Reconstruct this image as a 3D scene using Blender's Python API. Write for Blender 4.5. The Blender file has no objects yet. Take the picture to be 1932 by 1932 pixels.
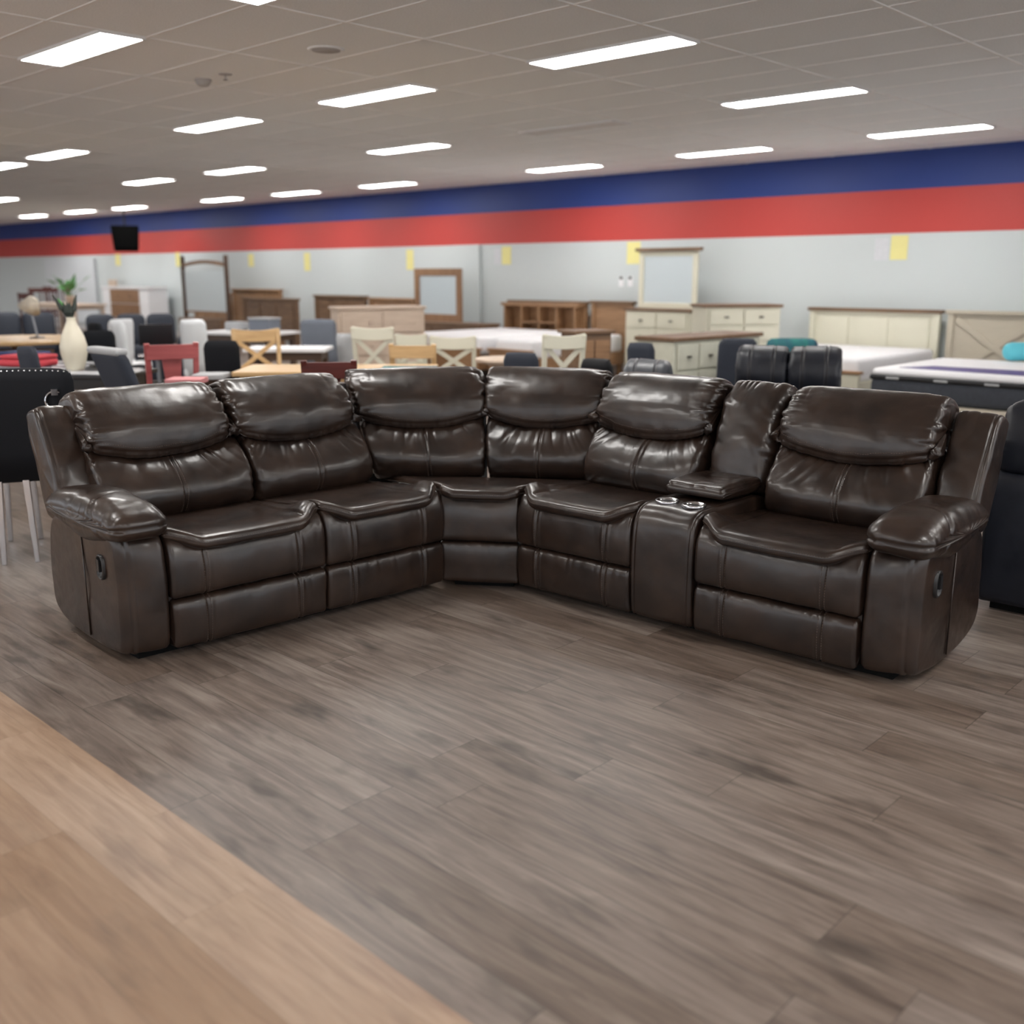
import bpy, math, random
import numpy as np
from mathutils import Vector, Matrix, Euler

# ------------------------------------------------------------------ camera, world, exposure
scene = bpy.context.scene
COL = scene.collection
CAM_H = 1.45
F_PX, PITCH, YAW = 1928.0, 0.2291, 0.7599
cam_d = bpy.data.cameras.new('camera')
cam = bpy.data.objects.new('camera', cam_d)
COL.objects.link(cam)
cam.location = (0, 0, CAM_H)
cam.rotation_euler = Euler((math.pi / 2 - PITCH, 0, YAW), 'XYZ')
cam_d.sensor_fit = 'HORIZONTAL'
cam_d.sensor_width = 36.0
cam_d.lens = 36.0 * F_PX / 1932.0
cam_d.clip_end = 200
cam_d.dof.use_dof = True
cam_d.dof.focus_distance = 4.05
cam_d.dof.aperture_fstop = 1.6
scene.camera = cam

world = bpy.data.worlds.new('world')
scene.world = world
world.use_nodes = True
world.node_tree.nodes['Background'].inputs[0].default_value = (0.92, 0.95, 1.0, 1)
world.node_tree.nodes['Background'].inputs[1].default_value = 1.25

vs = scene.view_settings
vs.view_transform = 'Standard'
vs.look = 'None'
vs.gamma = 1.0
vs.use_curve_mapping = False
vs.exposure = 0.75
LAMP = 20.5
PI = math.pi
random.seed(7)
rng = np.random.RandomState(5)


# ------------------------------------------------------------------ photo geometry helpers
def ray(px, py):
    X = px - 966.0
    Yc = 966.0 - py
    fw = F_PX * math.cos(PITCH) + Yc * math.sin(PITCH)
    up = -F_PX * math.sin(PITCH) + Yc * math.cos(PITCH)
    return (X * math.cos(YAW) - fw * math.sin(YAW), X * math.sin(YAW) + fw * math.cos(YAW), up)


def at(px, py, z):
    """floor-plan point seen at a pixel when it lies at height z"""
    d = ray(px, py)
    t = (z - CAM_H) / d[2]
    return (d[0] * t, d[1] * t)


def on_wall(px, py, Y):
    d = ray(px, py)
    t = Y / d[1]
    return (d[0] * t, CAM_H + d[2] * t)


# ------------------------------------------------------------------ materials
MATS = {}


def nodes_of(name):
    m = bpy.data.materials.new(name)
    m.use_nodes = True
    nt = m.node_tree
    b = nt.nodes['Principled BSDF']
    return m, nt, b


def N(nt, t, **kw):
    n = nt.nodes.new(t)
    for k, v in kw.items():
        if isinstance(k, str) and hasattr(n, k):
            setattr(n, k, v)
    return n


def plain(name, col, rough=0.5, metal=0.0, spec=0.5, vary=0.12, scale=6.0, bump=0.0, bscale=200.0, coat=0.0, stretch=None):
    if name in MATS:
        return MATS[name]
    m, nt, b = nodes_of(name)
    b.inputs['Roughness'].default_value = rough
    b.inputs['Metallic'].default_value = metal
    b.inputs['Specular IOR Level'].default_value = spec
    b.inputs['Coat Weight'].default_value = coat
    tc = N(nt, 'ShaderNodeTexCoord')
    mp = N(nt, 'ShaderNodeMapping')
    if stretch:
        mp.inputs['Scale'].default_value = stretch
    nt.links.new(tc.outputs['Object'], mp.inputs['Vector'])
    no = N(nt, 'ShaderNodeTexNoise')
    no.inputs['Scale'].default_value = scale
    no.inputs['Detail'].default_value = 6
    nt.links.new(mp.outputs[0], no.inputs['Vector'])
    mix = N(nt, 'ShaderNodeMix', data_type='RGBA')
    mix.inputs[6].default_value = (*[max(0, c * (1 - vary)) for c in col], 1)
    mix.inputs[7].default_value = (*[min(1, c * (1 + vary)) for c in col], 1)
    nt.links.new(no.outputs['Fac'], mix.inputs[0])
    nt.links.new(mix.outputs[2], b.inputs['Base Color'])
    if bump:
        n2 = N(nt, 'ShaderNodeTexNoise')
        n2.inputs['Scale'].default_value = bscale
        nt.links.new(tc.outputs['Object'], n2.inputs['Vector'])
        bp = N(nt, 'ShaderNodeBump')
        bp.inputs['Strength'].default_value = bump
        bp.inputs['Distance'].default_value = 0.002
        nt.links.new(n2.outputs['Fac'], bp.inputs['Height'])
        nt.links.new(bp.outputs[0], b.inputs['Normal'])
    MATS[name] = m
    return m


def wood(name, dark, light, rough=0.45, axis=0, scale=3.0):
    """fine stretched grain along one object axis"""
    if name in MATS:
        return MATS[name]
    m, nt, b = nodes_of(name)
    b.inputs['Roughness'].default_value = rough
    tc = N(nt, 'ShaderNodeTexCoord')
    mp = N(nt, 'ShaderNodeMapping')
    s = [9.0, 9.0, 9.0]
    s[axis] = 0.9
    mp.inputs['Scale'].default_value = s
    nt.links.new(tc.outputs['Object'], mp.inputs['Vector'])
    no = N(nt, 'ShaderNodeTexNoise')
    no.inputs['Scale'].default_value = scale
    no.inputs['Detail'].default_value = 8
    no.inputs['Roughness'].default_value = 0.65
    no.inputs['Distortion'].default_value = 0.6
    nt.links.new(mp.outputs[0], no.inputs['Vector'])
    cr = N(nt, 'ShaderNodeValToRGB')
    cr.color_ramp.elements[0].position = 0.3
    cr.color_ramp.elements[0].color = (*dark, 1)
    cr.color_ramp.elements[1].position = 0.72
    cr.color_ramp.elements[1].color = (*light, 1)
    nt.links.new(no.outputs['Fac'], cr.inputs[0])
    nt.links.new(cr.outputs[0], b.inputs['Base Color'])
    MATS[name] = m
    return m


def leather(name, dark, light, rough=0.34, spec=0.5, coat=0.0):
    m, nt, b = nodes_of(name)
    tc = N(nt, 'ShaderNodeTexCoord')
    no = N(nt, 'ShaderNodeTexNoise')
    no.inputs['Scale'].default_value = 7.0
    no.inputs['Detail'].default_value = 5
    no.inputs['Roughness'].default_value = 0.6
    nt.links.new(tc.outputs['Object'], no.inputs['Vector'])
    cr = N(nt, 'ShaderNodeValToRGB')
    cr.color_ramp.elements[0].position = 0.35
    cr.color_ramp.elements[0].color = (*dark, 1)
    cr.color_ramp.elements[1].position = 0.7
    cr.color_ramp.elements[1].color = (*light, 1)
    nt.links.new(no.outputs['Fac'], cr.inputs[0])
    nt.links.new(cr.outputs[0], b.inputs['Base Color'])
    mr = N(nt, 'ShaderNodeMapRange')
    mr.inputs['From Min'].default_value = 0.3
    mr.inputs['From Max'].default_value = 0.7
    mr.inputs['To Min'].default_value = rough - 0.05
    mr.inputs['To Max'].default_value = rough + 0.07
    n3 = N(nt, 'ShaderNodeTexNoise')
    n3.inputs['Scale'].default_value = 23.0
    n3.inputs['Detail'].default_value = 4
    nt.links.new(tc.outputs['Object'], n3.inputs['Vector'])
    nt.links.new(n3.outputs['Fac'], mr.inputs['Value'])
    nt.links.new(mr.outputs[0], b.inputs['Roughness'])
    b.inputs['Specular IOR Level'].default_value = spec
    b.inputs['Coat Weight'].default_value = coat
    b.inputs['Coat Roughness'].default_value = 0.17
    n2 = N(nt, 'ShaderNodeTexNoise')
    n2.inputs['Scale'].default_value = 48.0
    n2.inputs['Detail'].default_value = 1
    nt.links.new(tc.outputs['Object'], n2.inputs['Vector'])
    bp = N(nt, 'ShaderNodeBump')
    bp.inputs['Strength'].default_value = 0.22
    bp.inputs['Distance'].default_value = 0.002
    nt.links.new(n2.outputs['Fac'], bp.inputs['Height'])
    nt.links.new(bp.outputs[0], b.inputs['Normal'])
    MATS[name] = m
    return m


def plank_floor(name, cols, width, length, rough, knots, seam=0.55):
    """laminate boards running along X; a random tone per board, stretched grain, knots"""
    m, nt, b = nodes_of(name)
    L = nt.links.new
    tc = N(nt, 'ShaderNodeTexCoord')
    sp = N(nt, 'ShaderNodeSeparateXYZ')
    L(tc.outputs['Object'], sp.inputs[0])

    def math_(op, a, b_=None, c=None):
        n = N(nt, 'ShaderNodeMath', operation=op)
        for i, v in enumerate((a, b_, c)):
            if v is None:
                continue
            if isinstance(v, (int, float)):
                n.inputs[i].default_value = v
            else:
                L(v, n.inputs[i])
        return n.outputs[0]
    ry = math_('DIVIDE', sp.outputs['Y'], width)
    row = math_('FLOOR', ry)
    wn = N(nt, 'ShaderNodeTexWhiteNoise', noise_dimensions='1D')
    L(row, wn.inputs['W'])
    rx = math_('ADD', math_('DIVIDE', sp.outputs['X'], length), wn.outputs['Value'])
    colm = math_('FLOOR', rx)
    cv = N(nt, 'ShaderNodeCombineXYZ')
    L(row, cv.inputs[0])
    L(colm, cv.inputs[1])
    w2 = N(nt, 'ShaderNodeTexWhiteNoise', noise_dimensions='3D')
    L(cv.outputs[0], w2.inputs['Vector'])
    # grain coordinates, shifted per board
    gv = N(nt, 'ShaderNodeCombineXYZ')
    L(math_('MULTIPLY', sp.outputs['X'], 1.3), gv.inputs[0])
    L(math_('MULTIPLY', sp.outputs['Y'], 14.0), gv.inputs[1])
    L(math_('MULTIPLY', w2.outputs['Value'], 37.0), gv.inputs[2])
    g1 = N(nt, 'ShaderNodeTexNoise')
    g1.inputs['Scale'].default_value = 2.2
    g1.inputs['Detail'].default_value = 9
    g1.inputs['Roughness'].default_value = 0.62
    g1.inputs['Distortion'].default_value = 0.7
    L(gv.outputs[0], g1.inputs['Vector'])
    kv = N(nt, 'ShaderNodeCombineXYZ')
    L(math_('MULTIPLY', sp.outputs['X'], 3.1), kv.inputs[0])
    L(math_('MULTIPLY', sp.outputs['Y'], 8.5), kv.inputs[1])
    L(math_('MULTIPLY', w2.outputs['Value'], 19.0), kv.inputs[2])
    kn = N(nt, 'ShaderNodeTexNoise')
    kn.inputs['Scale'].default_value = 1.0
    kn.inputs['Detail'].default_value = 3
    L(kv.outputs[0], kn.inputs['Vector'])
    km = N(nt, 'ShaderNodeMapRange')
    km.inputs['From Min'].default_value = 0.58
    km.inputs['From Max'].default_value = 0.74
    L(kn.outputs['Fac'], km.inputs['Value'])
    cr = N(nt, 'ShaderNodeValToRGB')
    e = cr.color_ramp.elements
    e[0].position = 0.28
    e[0].color = (*cols[0], 1)
    e[1].position = 0.74
    e[1].color = (*cols[2], 1)
    mid = cr.color_ramp.elements.new(0.5)
    mid.color = (*cols[1], 1)
    L(g1.outputs['Fac'], cr.inputs[0])
    # per-board brightness
    hv = N(nt, 'ShaderNodeHueSaturation')
    L(cr.outputs[0], hv.inputs['Color'])
    L(math_('MULTIPLY_ADD', w2.outputs['Value'], 0.34, 0.83), hv.inputs['Value'])
    L(math_('MULTIPLY_ADD', w2.outputs['Value'], -0.3, 1.15), hv.inputs['Saturation'])
    mk = N(nt, 'ShaderNodeMix', data_type='RGBA')
    L(math_('MULTIPLY', km.outputs[0], knots), mk.inputs[0])
    L(hv.outputs[0], mk.inputs[6])
    mk.inputs[7].default_value = (*[c * 0.45 for c in cols[0]], 1)
    # joints between the boards
    fy = math_('FRACT', ry)
    fx = math_('FRACT', rx)
    dy = math_('MULTIPLY', math_('MINIMUM', fy, math_('SUBTRACT', 1.0, fy)), width)
    dx = math_('MULTIPLY', math_('MINIMUM', fx, math_('SUBTRACT', 1.0, fx)), length)
    dd = math_('MINIMUM', dx, dy)
    jm = math_('LESS_THAN', dd, 0.0016)
    mj = N(nt, 'ShaderNodeMix', data_type='RGBA')
    L(math_('MULTIPLY', jm, seam), mj.inputs[0])
    L(mk.outputs[2], mj.inputs[6])
    mj.inputs[7].default_value = (*[c * 0.35 for c in cols[0]], 1)
    L(mj.outputs[2], b.inputs['Base Color'])
    rr = N(nt, 'ShaderNodeMapRange')
    rr.inputs['To Min'].default_value = rough - 0.06
    rr.inputs['To Max'].default_value = rough + 0.08
    L(g1.outputs['Fac'], rr.inputs['Value'])
    L(rr.outputs[0], b.inputs['Roughness'])
    bp = N(nt, 'ShaderNodeBump')
    bp.inputs['Strength'].default_value = 0.12
    bp.inputs['Distance'].default_value = 0.002
    L(g1.outputs['Fac'], bp.inputs['Height'])
    L(bp.outputs[0], b.inputs['Normal'])
    return m


def emit(name, col, s):
    m, nt, b = nodes_of(name)
    b.inputs['Base Color'].default_value = (0.8, 0.8, 0.8, 1)
    b.inputs['Emission Color'].default_value = (*col, 1)
    b.inputs['Emission Strength'].default_value = s
    return m


M_LEATHER = leather('brown_leather', (0.0115, 0.0066, 0.0050), (0.031, 0.0176, 0.0120), 0.33, 0.46, 0.22)
M_THREAD = plain('brown_thread', (0.075, 0.05, 0.038), 0.6)
M_BLACKPL = plain('black_plastic', (0.010, 0.010, 0.011), 0.35)
M_BLACKFILL = plain('black_underside_fill', (0.006, 0.006, 0.006), 0.9, spec=0.1)  # near-black fill; under the sectional it stands for shade
M_CHROME = plain('polished_steel', (0.62, 0.63, 0.66), 0.16, 1.0)
M_BLACKLEA = leather('black_leather', (0.0075, 0.009, 0.014), (0.016, 0.018, 0.026), 0.42, 0.4)


# ------------------------------------------------------------------ object helpers
def tag(o, label=None, cat=None, group=None, kind=None):
    if label: o['label'] = label
    if cat: o['category'] = cat
    if group: o['group'] = group
    if kind: o['kind'] = kind
    return o


def thing(name, label, cat, loc=(0, 0, 0), rz=0.0, group=None):
    o = bpy.data.objects.new(name, None)
    COL.objects.link(o)
    o.empty_display_size = 0.1
    o.location = loc
    o.rotation_euler = (0, 0, rz)
    return tag(o, label, cat, group)


def mesh_obj(name, verts, faces, mats, parent=None, smooth=False, midx=None):
    me = bpy.data.meshes.new(name)
    me.from_pydata([tuple(v) for v in verts], [], [tuple(f) for f in faces])
    if not isinstance(mats, (list, tuple)):
        mats = [mats]
    for m in mats:
        me.materials.append(m)
    if midx is not None:
        me.polygons.foreach_set('material_index', list(midx))
    if smooth:
        me.polygons.foreach_set('use_smooth', [True] * len(me.polygons))
    me.update()
    o = bpy.data.objects.new(name, me)
    COL.objects.link(o)
    if parent is not None:
        o.parent = parent
    return o


class MB:
    """collects shapes, builds one mesh"""

    def __init__(s):
        s.v = []
        s.f = []
        s.m = []
        s.sm = False

    def add(s, v, f, mi=0):
        o = len(s.v)
        s.v += [tuple(p) for p in v]
        s.f += [tuple(i + o for i in q) for q in f]
        s.m += [mi] * len(f)

    def box(s, c, d, rot=None, mi=0, taper=1.0):
        x, y, z = d[0] / 2, d[1] / 2, d[2] / 2
        pts = []
        for k in (-1, 1):
            t = taper if k < 0 else 1.0
            for (a, b_) in ((-1, -1), (1, -1), (1, 1), (-1, 1)):
                pts.append(Vector((a * x * t, b_ * y * t, k * z)))
        if rot is not None:
            R = Euler(rot, 'XYZ').to_matrix()
            pts = [R @ p for p in pts]
        C = Vector(c)
        s.add([p + C for p in pts], [(3, 2, 1, 0), (4, 5, 6, 7), (0, 1, 5, 4), (1, 2, 6, 5), (2, 3, 7, 6), (3, 0, 4, 7)], mi)
        return s

    def bar(s, a, b_, w, d, mi=0, up=(0, 0, 1)):
        a, b_ = Vector(a), Vector(b_)
        ax = (b_ - a)
        L = ax.length
        ax.normalize()
        u = Vector(up)
        if abs(ax.dot(u)) > 0.98:
            u = Vector((0, 1, 0))
        sx = ax.cross(u).normalized()
        sy = sx.cross(ax).normalized()
        pts = []
        for t in (0, L):
            for (p, q) in ((-1, -1), (1, -1), (1, 1), (-1, 1)):
                pts.append(a + ax * t + sx * (p * w / 2) + sy * (q * d / 2))
        s.add(pts, [(3, 2, 1, 0), (4, 5, 6, 7), (0, 1, 5, 4), (1, 2, 6, 5), (2, 3, 7, 6), (3, 0, 4, 7)], mi)
        return s

    def tube(s, a, b_, r0, r1=None, n=16, mi=0):
        r1 = r0 if r1 is None else r1
        a, b_ = Vector(a), Vector(b_)
        ax = (b_ - a).normalized()
        u = Vector((1, 0, 0)) if abs(ax.x) < 0.9 else Vector((0, 1, 0))
        sx = ax.cross(u).normalized()
        sy = ax.cross(sx).normalized()
        pts = []
        for p, r in ((a, r0), (b_, r1)):
            for i in range(n):
                t = 2 * PI * i / n
                pts.append(p + sx * (math.cos(t) * r) + sy * (math.sin(t) * r))
        fs = [(i, (i + 1) % n, n + (i + 1) % n, n + i) for i in range(n)]
        fs += [tuple(reversed(range(n))), tuple(range(n, 2 * n))]
        s.add(pts, fs, mi)
        return s

    def lathe(s, prof, c=(0, 0, 0), n=28, mi=0):
        pts = []
        for r, z in prof:
            for i in range(n):
                t = 2 * PI * i / n
                pts.append((c[0] + r * math.cos(t), c[1] + r * math.sin(t), c[2] + z))
        fs = []
        for k in range(len(prof) - 1):
            for i in range(n):
                j = (i + 1) % n
                fs.append((k * n + i, k * n + j, (k + 1) * n + j, (k + 1) * n + i))
        fs += [tuple(reversed(range(n))), tuple(range((len(prof) - 1) * n, len(prof) * n))]
        s.add(pts, fs, mi)
        return s

    def prism(s, poly, axis, a0, a1, mi=0):
        """poly in the plane across 'axis' (x: (y,z), y: (x,z), z: (x,y))"""
        n = len(poly)
        pts = []
        for a in (a0, a1):
            for p, q in poly:
                pts.append({'x': (a, p, q), 'y': (p, a, q), 'z': (p, q, a)}[axis])
        fs = [(i, (i + 1) % n, n + (i + 1) % n, n + i) for i in range(n)]
        fs += [tuple(reversed(range(n))), tuple(range(n, 2 * n))]
        s.add(pts, fs, mi)
        return s

    def build(s, name, mats, parent=None, bevel=0.0, smooth=False):
        o = mesh_obj(name, s.v, s.f, mats, parent, smooth, s.m)
        if bevel:
            b_ = o.modifiers.new('bevel', 'BEVEL')
            b_.width = bevel
            b_.segments = 3
            b_.limit_method = 'ANGLE'
            b_.angle_limit = 0.6
            o.data.polygons.foreach_set('use_smooth', [True] * len(o.data.polygons))
            try:
                o.modifiers.new('wn', 'WEIGHTED_NORMAL')
            except Exception:
                pass
        return o


def struct(o):
    o['kind'] = 'structure'
    return o


def copy_tree(o, parent=None, **kw):
    c = o.copy()
    COL.objects.link(c)
    c.parent = parent
    for ch in list(o.children):
        copy_tree(ch, c)
    return c


# ------------------------------------------------------------------ the hall
CEIL = CAM_H + 1.408
WY = 12.34
X0, X1, Y0 = -42.0, 7.0, -6.0
BAND = 1.21            # where the oak floor meets the grey one
m_grey = plank_floor('grey_brown_laminate', [(0.072, 0.052, 0.042), (0.150, 0.115, 0.094), (0.238, 0.195, 0.164)], 0.192, 1.28, 0.40, 0.75)
m_oak = plank_floor('warm_oak_laminate', [(0.21, 0.127, 0.080), (0.30, 0.198, 0.130), (0.38, 0.265, 0.183)], 0.192, 1.28, 0.42, 0.35, 0.2)
struct(MB().box(((X0 + X1) / 2, (BAND + WY) / 2, -0.05), (X1 - X0, WY - BAND, 0.1)).build('floor', m_grey))
struct(MB().box(((X0 + X1) / 2, (BAND + Y0) / 2, -0.05), (X1 - X0, BAND - Y0, 0.1)).build('floor', m_oak))

m_tile, nt, b = nodes_of('mineral_ceiling_tile')
b.inputs['Roughness'].default_value = 0.9
tc = N(nt, 'ShaderNodeTexCoord')
no = N(nt, 'ShaderNodeTexNoise')
no.inputs['Scale'].default_value = 120
no.inputs['Detail'].default_value = 4
nt.links.new(tc.outputs['Object'], no.inputs['Vector'])
cr = N(nt, 'ShaderNodeValToRGB')
cr.color_ramp.elements[0].position = 0.35
cr.color_ramp.elements[0].color = (0.80, 0.81, 0.80, 1)
cr.color_ramp.elements[1].position = 0.6
cr.color_ramp.elements[1].color = (0.90, 0.91, 0.90, 1)
nt.links.new(no.outputs['Fac'], cr.inputs[0])
nt.links.new(cr.outputs[0], b.inputs['Base Color'])
struct(MB().box(((X0 + X1) / 2, (Y0 + WY) / 2, CEIL + 0.05), (X1 - X0, WY - Y0, 0.1)).build('ceiling', m_tile))
# suspended grid, 1.2 x 0.6 m
GX, GY = -5.069, 3.949
g = MB()
x = GX - 1.2 * 30
while x < X1:
    if x > X0:
        g.box((x, (Y0 + WY) / 2, CEIL - 0.002), (0.022, WY - Y0, 0.006))
    x += 1.2
y = GY - 0.6 * 21
while y < WY:
    if y > Y0:
        g.box(((X0 + X1) / 2, y, CEIL - 0.0015), (X1 - X0, 0.022, 0.005))
    y += 0.6
struct(g.build('trim_1', plain('white_grid_bar', (0.86, 0.85, 0.82), 0.5)))

m_wall = plain('white_wall_paint', (0.565, 0.61, 0.615), 0.7, vary=0.02, scale=0.8)
m_blue = plain('blue_wall_band', (0.010, 0.038, 0.21), 0.55, vary=0.06, scale=1.5)
m_red = plain('red_wall_band', (0.50, 0.050, 0.042), 0.55, vary=0.05, scale=1.5)
ZB, ZR = 2.42, 1.92


def wall(name, pts):
    """pts: two plan points; wall of 0.2 m behind the line, white below the two painted bands"""
    (xa, ya), (xb, yb) = pts
    dx, dy = xb - xa, yb - ya
    L = math.hypot(dx, dy)
    nx, ny = -dy / L * 0.2, dx / L * 0.2
    mb = MB()
    for z0, z1, mi in ((0, ZR, 0), (ZR, ZB, 1), (ZB, CEIL, 2)):
        v = [(xa, ya, z0), (xb, yb, z0), (xb + nx, yb + ny, z0), (xa + nx, ya + ny, z0),
             (xa, ya, z1), (xb, yb, z1), (xb + nx, yb + ny, z1), (xa + nx, ya + ny, z1)]
        mb.add(v, [(3, 2, 1, 0), (4, 5, 6, 7), (0, 1, 5, 4), (1, 2, 6, 5), (2, 3, 7, 6), (3, 0, 4, 7)], mi)
    return struct(mb.build(name, [m_wall, m_red, m_blue]))


wall('wall_back', ((X0, WY), (X1, WY)))
wall('wall_left', ((X0, Y0), (X0, WY)))


def daylight_bay_wall(name, axis, c, a0, a1, bays):
    """unseen white wall with sill, head and posts; open bays added for daylight"""
    mb = MB()
    sgn = -1 if axis == 'y' else 1

    def put(p0, p1, z0, z1, mi):
        cc, dd = ((p0 + p1) / 2, c + sgn * 0.1), (p1 - p0, 0.2)
        if axis == 'x':
            cc, dd = cc[::-1], dd[::-1]
        mb.box((cc[0], cc[1], (z0 + z1) / 2), (dd[0], dd[1], z1 - z0), mi=mi)
    put(a0, a1, 0, 0.25, 0)
    put(a0, a1, 2.62, CEIL, 2)
    w = (a1 - a0) / bays
    for k in range(bays + 1):
        p = a0 + k * w
        put(max(a0, p - 0.12), min(a1, p + 0.12), 0.25, 2.62, 0)
    struct(mb.build(name, [m_wall, m_red, m_blue]))


daylight_bay_wall('wall_front', 'y', Y0, X0, X1, 16)  # bays left open so added daylight lifts ceiling and sofa sheen
daylight_bay_wall('wall_right', 'x', X1, Y0, WY, 6)
struct(MB().box(((X0 + X1) / 2, WY - 0.008, 0.06), (X1 - X0, 0.016, 0.12)).build('baseboard_back', plain('white_skirting', (0.7, 0.7, 0.7), 0.4)))
# seam strip where the wall boards step
xs2 = on_wall(884, 520, WY)[0]
struct(MB().box((xs2, WY - 0.03, ZR / 2), (0.62, 0.06, ZR)).build('trim_2', m_wall))

# ------------------------------------------------------------------ ceiling lights
m_lamp = emit('lit_diffuser', (1.0, 0.975, 0.94), LAMP)
m_lframe = plain('white_lamp_frame', (0.75, 0.75, 0.74), 0.4)
m_dead = plain('unlit_diffuser', (0.66, 0.65, 0.62), 0.5)


def light_proto(mat, label):
    t = thing('ceiling_light', label, 'ceiling light', (0, 0, CEIL), 0, None)
    fr = MB()
    for sx, sy, w, d in ((0, .142, 1.2, .016), (0, -.142, 1.2, .016), (.592, 0, .016, .27), (-.592, 0, .016, .27)):
        fr.box((sx, sy, -.008), (w, d, .016))
    fr.build('frame', m_lframe, t)
    MB().box((0, 0, -0.0075), (1.168, .268, .009)).build('diffuser', mat, t)
    return t


# (x, y) on the ceiling; label
cx = lambda k: GX + 0.6 + 1.2 * k
LIGHTS = [
    (cx(0), 3.22, 'lit ceiling light panel at the top edge, only its tip inside the photo'),
    (cx(-2), 3.20, 'big lit ceiling light panel nearest the left, beside the upper left corner'),
    (cx(0), 5.62, 'longest lit ceiling light panel, high above the centre right of the sofa'),
    (cx(-2), 5.62, 'lit ceiling light panel above the corner of the sofa, left of the longest panel'),
    (cx(-4), 5.62, 'lit ceiling light panel behind the big upper left panel, third in its row'),
    (-12.93, 5.63, 'small lit ceiling light panel above and left of the hanging black speaker'),
    (-14.9, 5.70, 'lit ceiling light panel cut by the left edge, higher of the two there'),
    (cx(0), 8.02, 'lit ceiling light panel right of the longest one and nearer the blue band'),
    (-9.40, 8.15, 'lit ceiling light panel in the middle rows, right of the two small left ones'),
    (-13.1, 8.17, 'lit ceiling light panel second from the left in the third row'),
    (-15.6, 8.18, 'lit ceiling light panel straight above the hanging black speaker'),
    (-21.5, 8.18, 'lit ceiling light panel cut by the left edge, lower of the two there'),
    (cx(0), 10.80, 'lit ceiling light panel farthest right, just above the blue band'),
    (-6.96, 10.95, 'lit ceiling light panel near the blue band, second from the right'),
    (-9.56, 11.08, 'lit ceiling light panel near the blue band, third from the right'),
    (-13.38, 11.15, 'lit ceiling light panel near the blue band, fourth from the right'),
    (-15.92, 11.15, 'lit ceiling light panel near the blue band, fifth from the right'),
    (-18.3, 11.10, 'lit ceiling light panel near the blue band, sixth from the right'),
    (-22.0, 11.06, 'tiny lit ceiling light panel near the wall, right of two others above the speaker'),
    (-24.2, 10.95, 'tiny lit ceiling light panel near the wall, between two other tiny ones'),
    (-26.9, 10.98, 'tiny lit ceiling light panel farthest away at the left near the wall'),
]
lp = light_proto(m_lamp, LIGHTS[0][2])
for i, (x, y, lab) in enumerate(LIGHTS):
    o = lp if i == 0 else copy_tree(lp)
    o.location = (x, y, CEIL)
    o['label'] = lab
    o['group'] = 'lit ceiling light panels'
for x in (-9.27, -4.47, 0.33, 5.13):
    for y in (0.8, -1.6, -4.0):
        o = copy_tree(lp)
        o.location = (x, y, CEIL)
        o['label'] = 'lit ceiling light panel behind the camera'
for x in (-25.2, -28.0, -31.0, -34.6, -38.0):  # unseen panels added to brighten the far left of the back wall
    for y in (3.22, 5.62, 8.02):
        o = copy_tree(lp)
        o.location = (x, y, CEIL)
        o['label'] = 'added unseen light panel beyond the left edge of the photo'
for x in (0.33, 2.73, 5.13):
    for y in (3.22, 5.62, 8.02):
        o = copy_tree(lp)
        o.location = (x, y, CEIL)
        o['label'] = 'lit ceiling light panel beyond the right edge of the photo'
o = light_proto(m_dead, 'unlit pale ceiling light panel between the rows of lit ones')
o.location = (-6.93, 8.17, CEIL)

# ------------------------------------------------------------------ soft shapes


def smooth(a, b_, t):
    t = np.clip((t - a) / (b_ - a), 0, 1)
    return t * t * (3 - 2 * t)


_tab = rng.rand(64, 64)


def vnoise(x, y):
    x = np.asarray(x, float)
    y = np.asarray(y, float)
    xi = np.floor(x).astype(int)
    yi = np.floor(y).astype(int)
    fx, fy = x - xi, y - yi
    fx = fx * fx * (3 - 2 * fx)
    fy = fy * fy * (3 - 2 * fy)
    a = _tab[xi % 64, yi % 64]
    b_ = _tab[(xi + 1) % 64, yi % 64]
    c = _tab[xi % 64, (yi + 1) % 64]
    d = _tab[(xi + 1) % 64, (yi + 1) % 64]
    return (a * (1 - fx) + b_ * fx) * (1 - fy) + (c * (1 - fx) + d * fx) * fy


def fold(x, y):
    """sharp creases: 0 in the valleys, 1 on the ridges"""
    n = vnoise(x, y)
    return 1 - np.abs(2 * n - 1) ** 0.7


def chaikin(P, it, closed=True):
    P = np.asarray(P, float)
    for _ in range(it):
        Q = np.roll(P, -1, axis=0)
        A = 0.75 * P + 0.25 * Q
        B = 0.25 * P + 0.75 * Q
        P = np.empty((2 * len(P), P.shape[1]))
        P[0::2] = A
        P[1::2] = B
    return P


def resample(P, n):
    Q = np.vstack([P, P[:1]])
    d = np.r_[0, np.cumsum(np.linalg.norm(np.diff(Q, axis=0), axis=1))]
    t = np.linspace(0, d[-1], n, endpoint=False)
    return np.stack([np.interp(t, d, Q[:, k]) for k in range(Q.shape[1])], 1)


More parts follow.
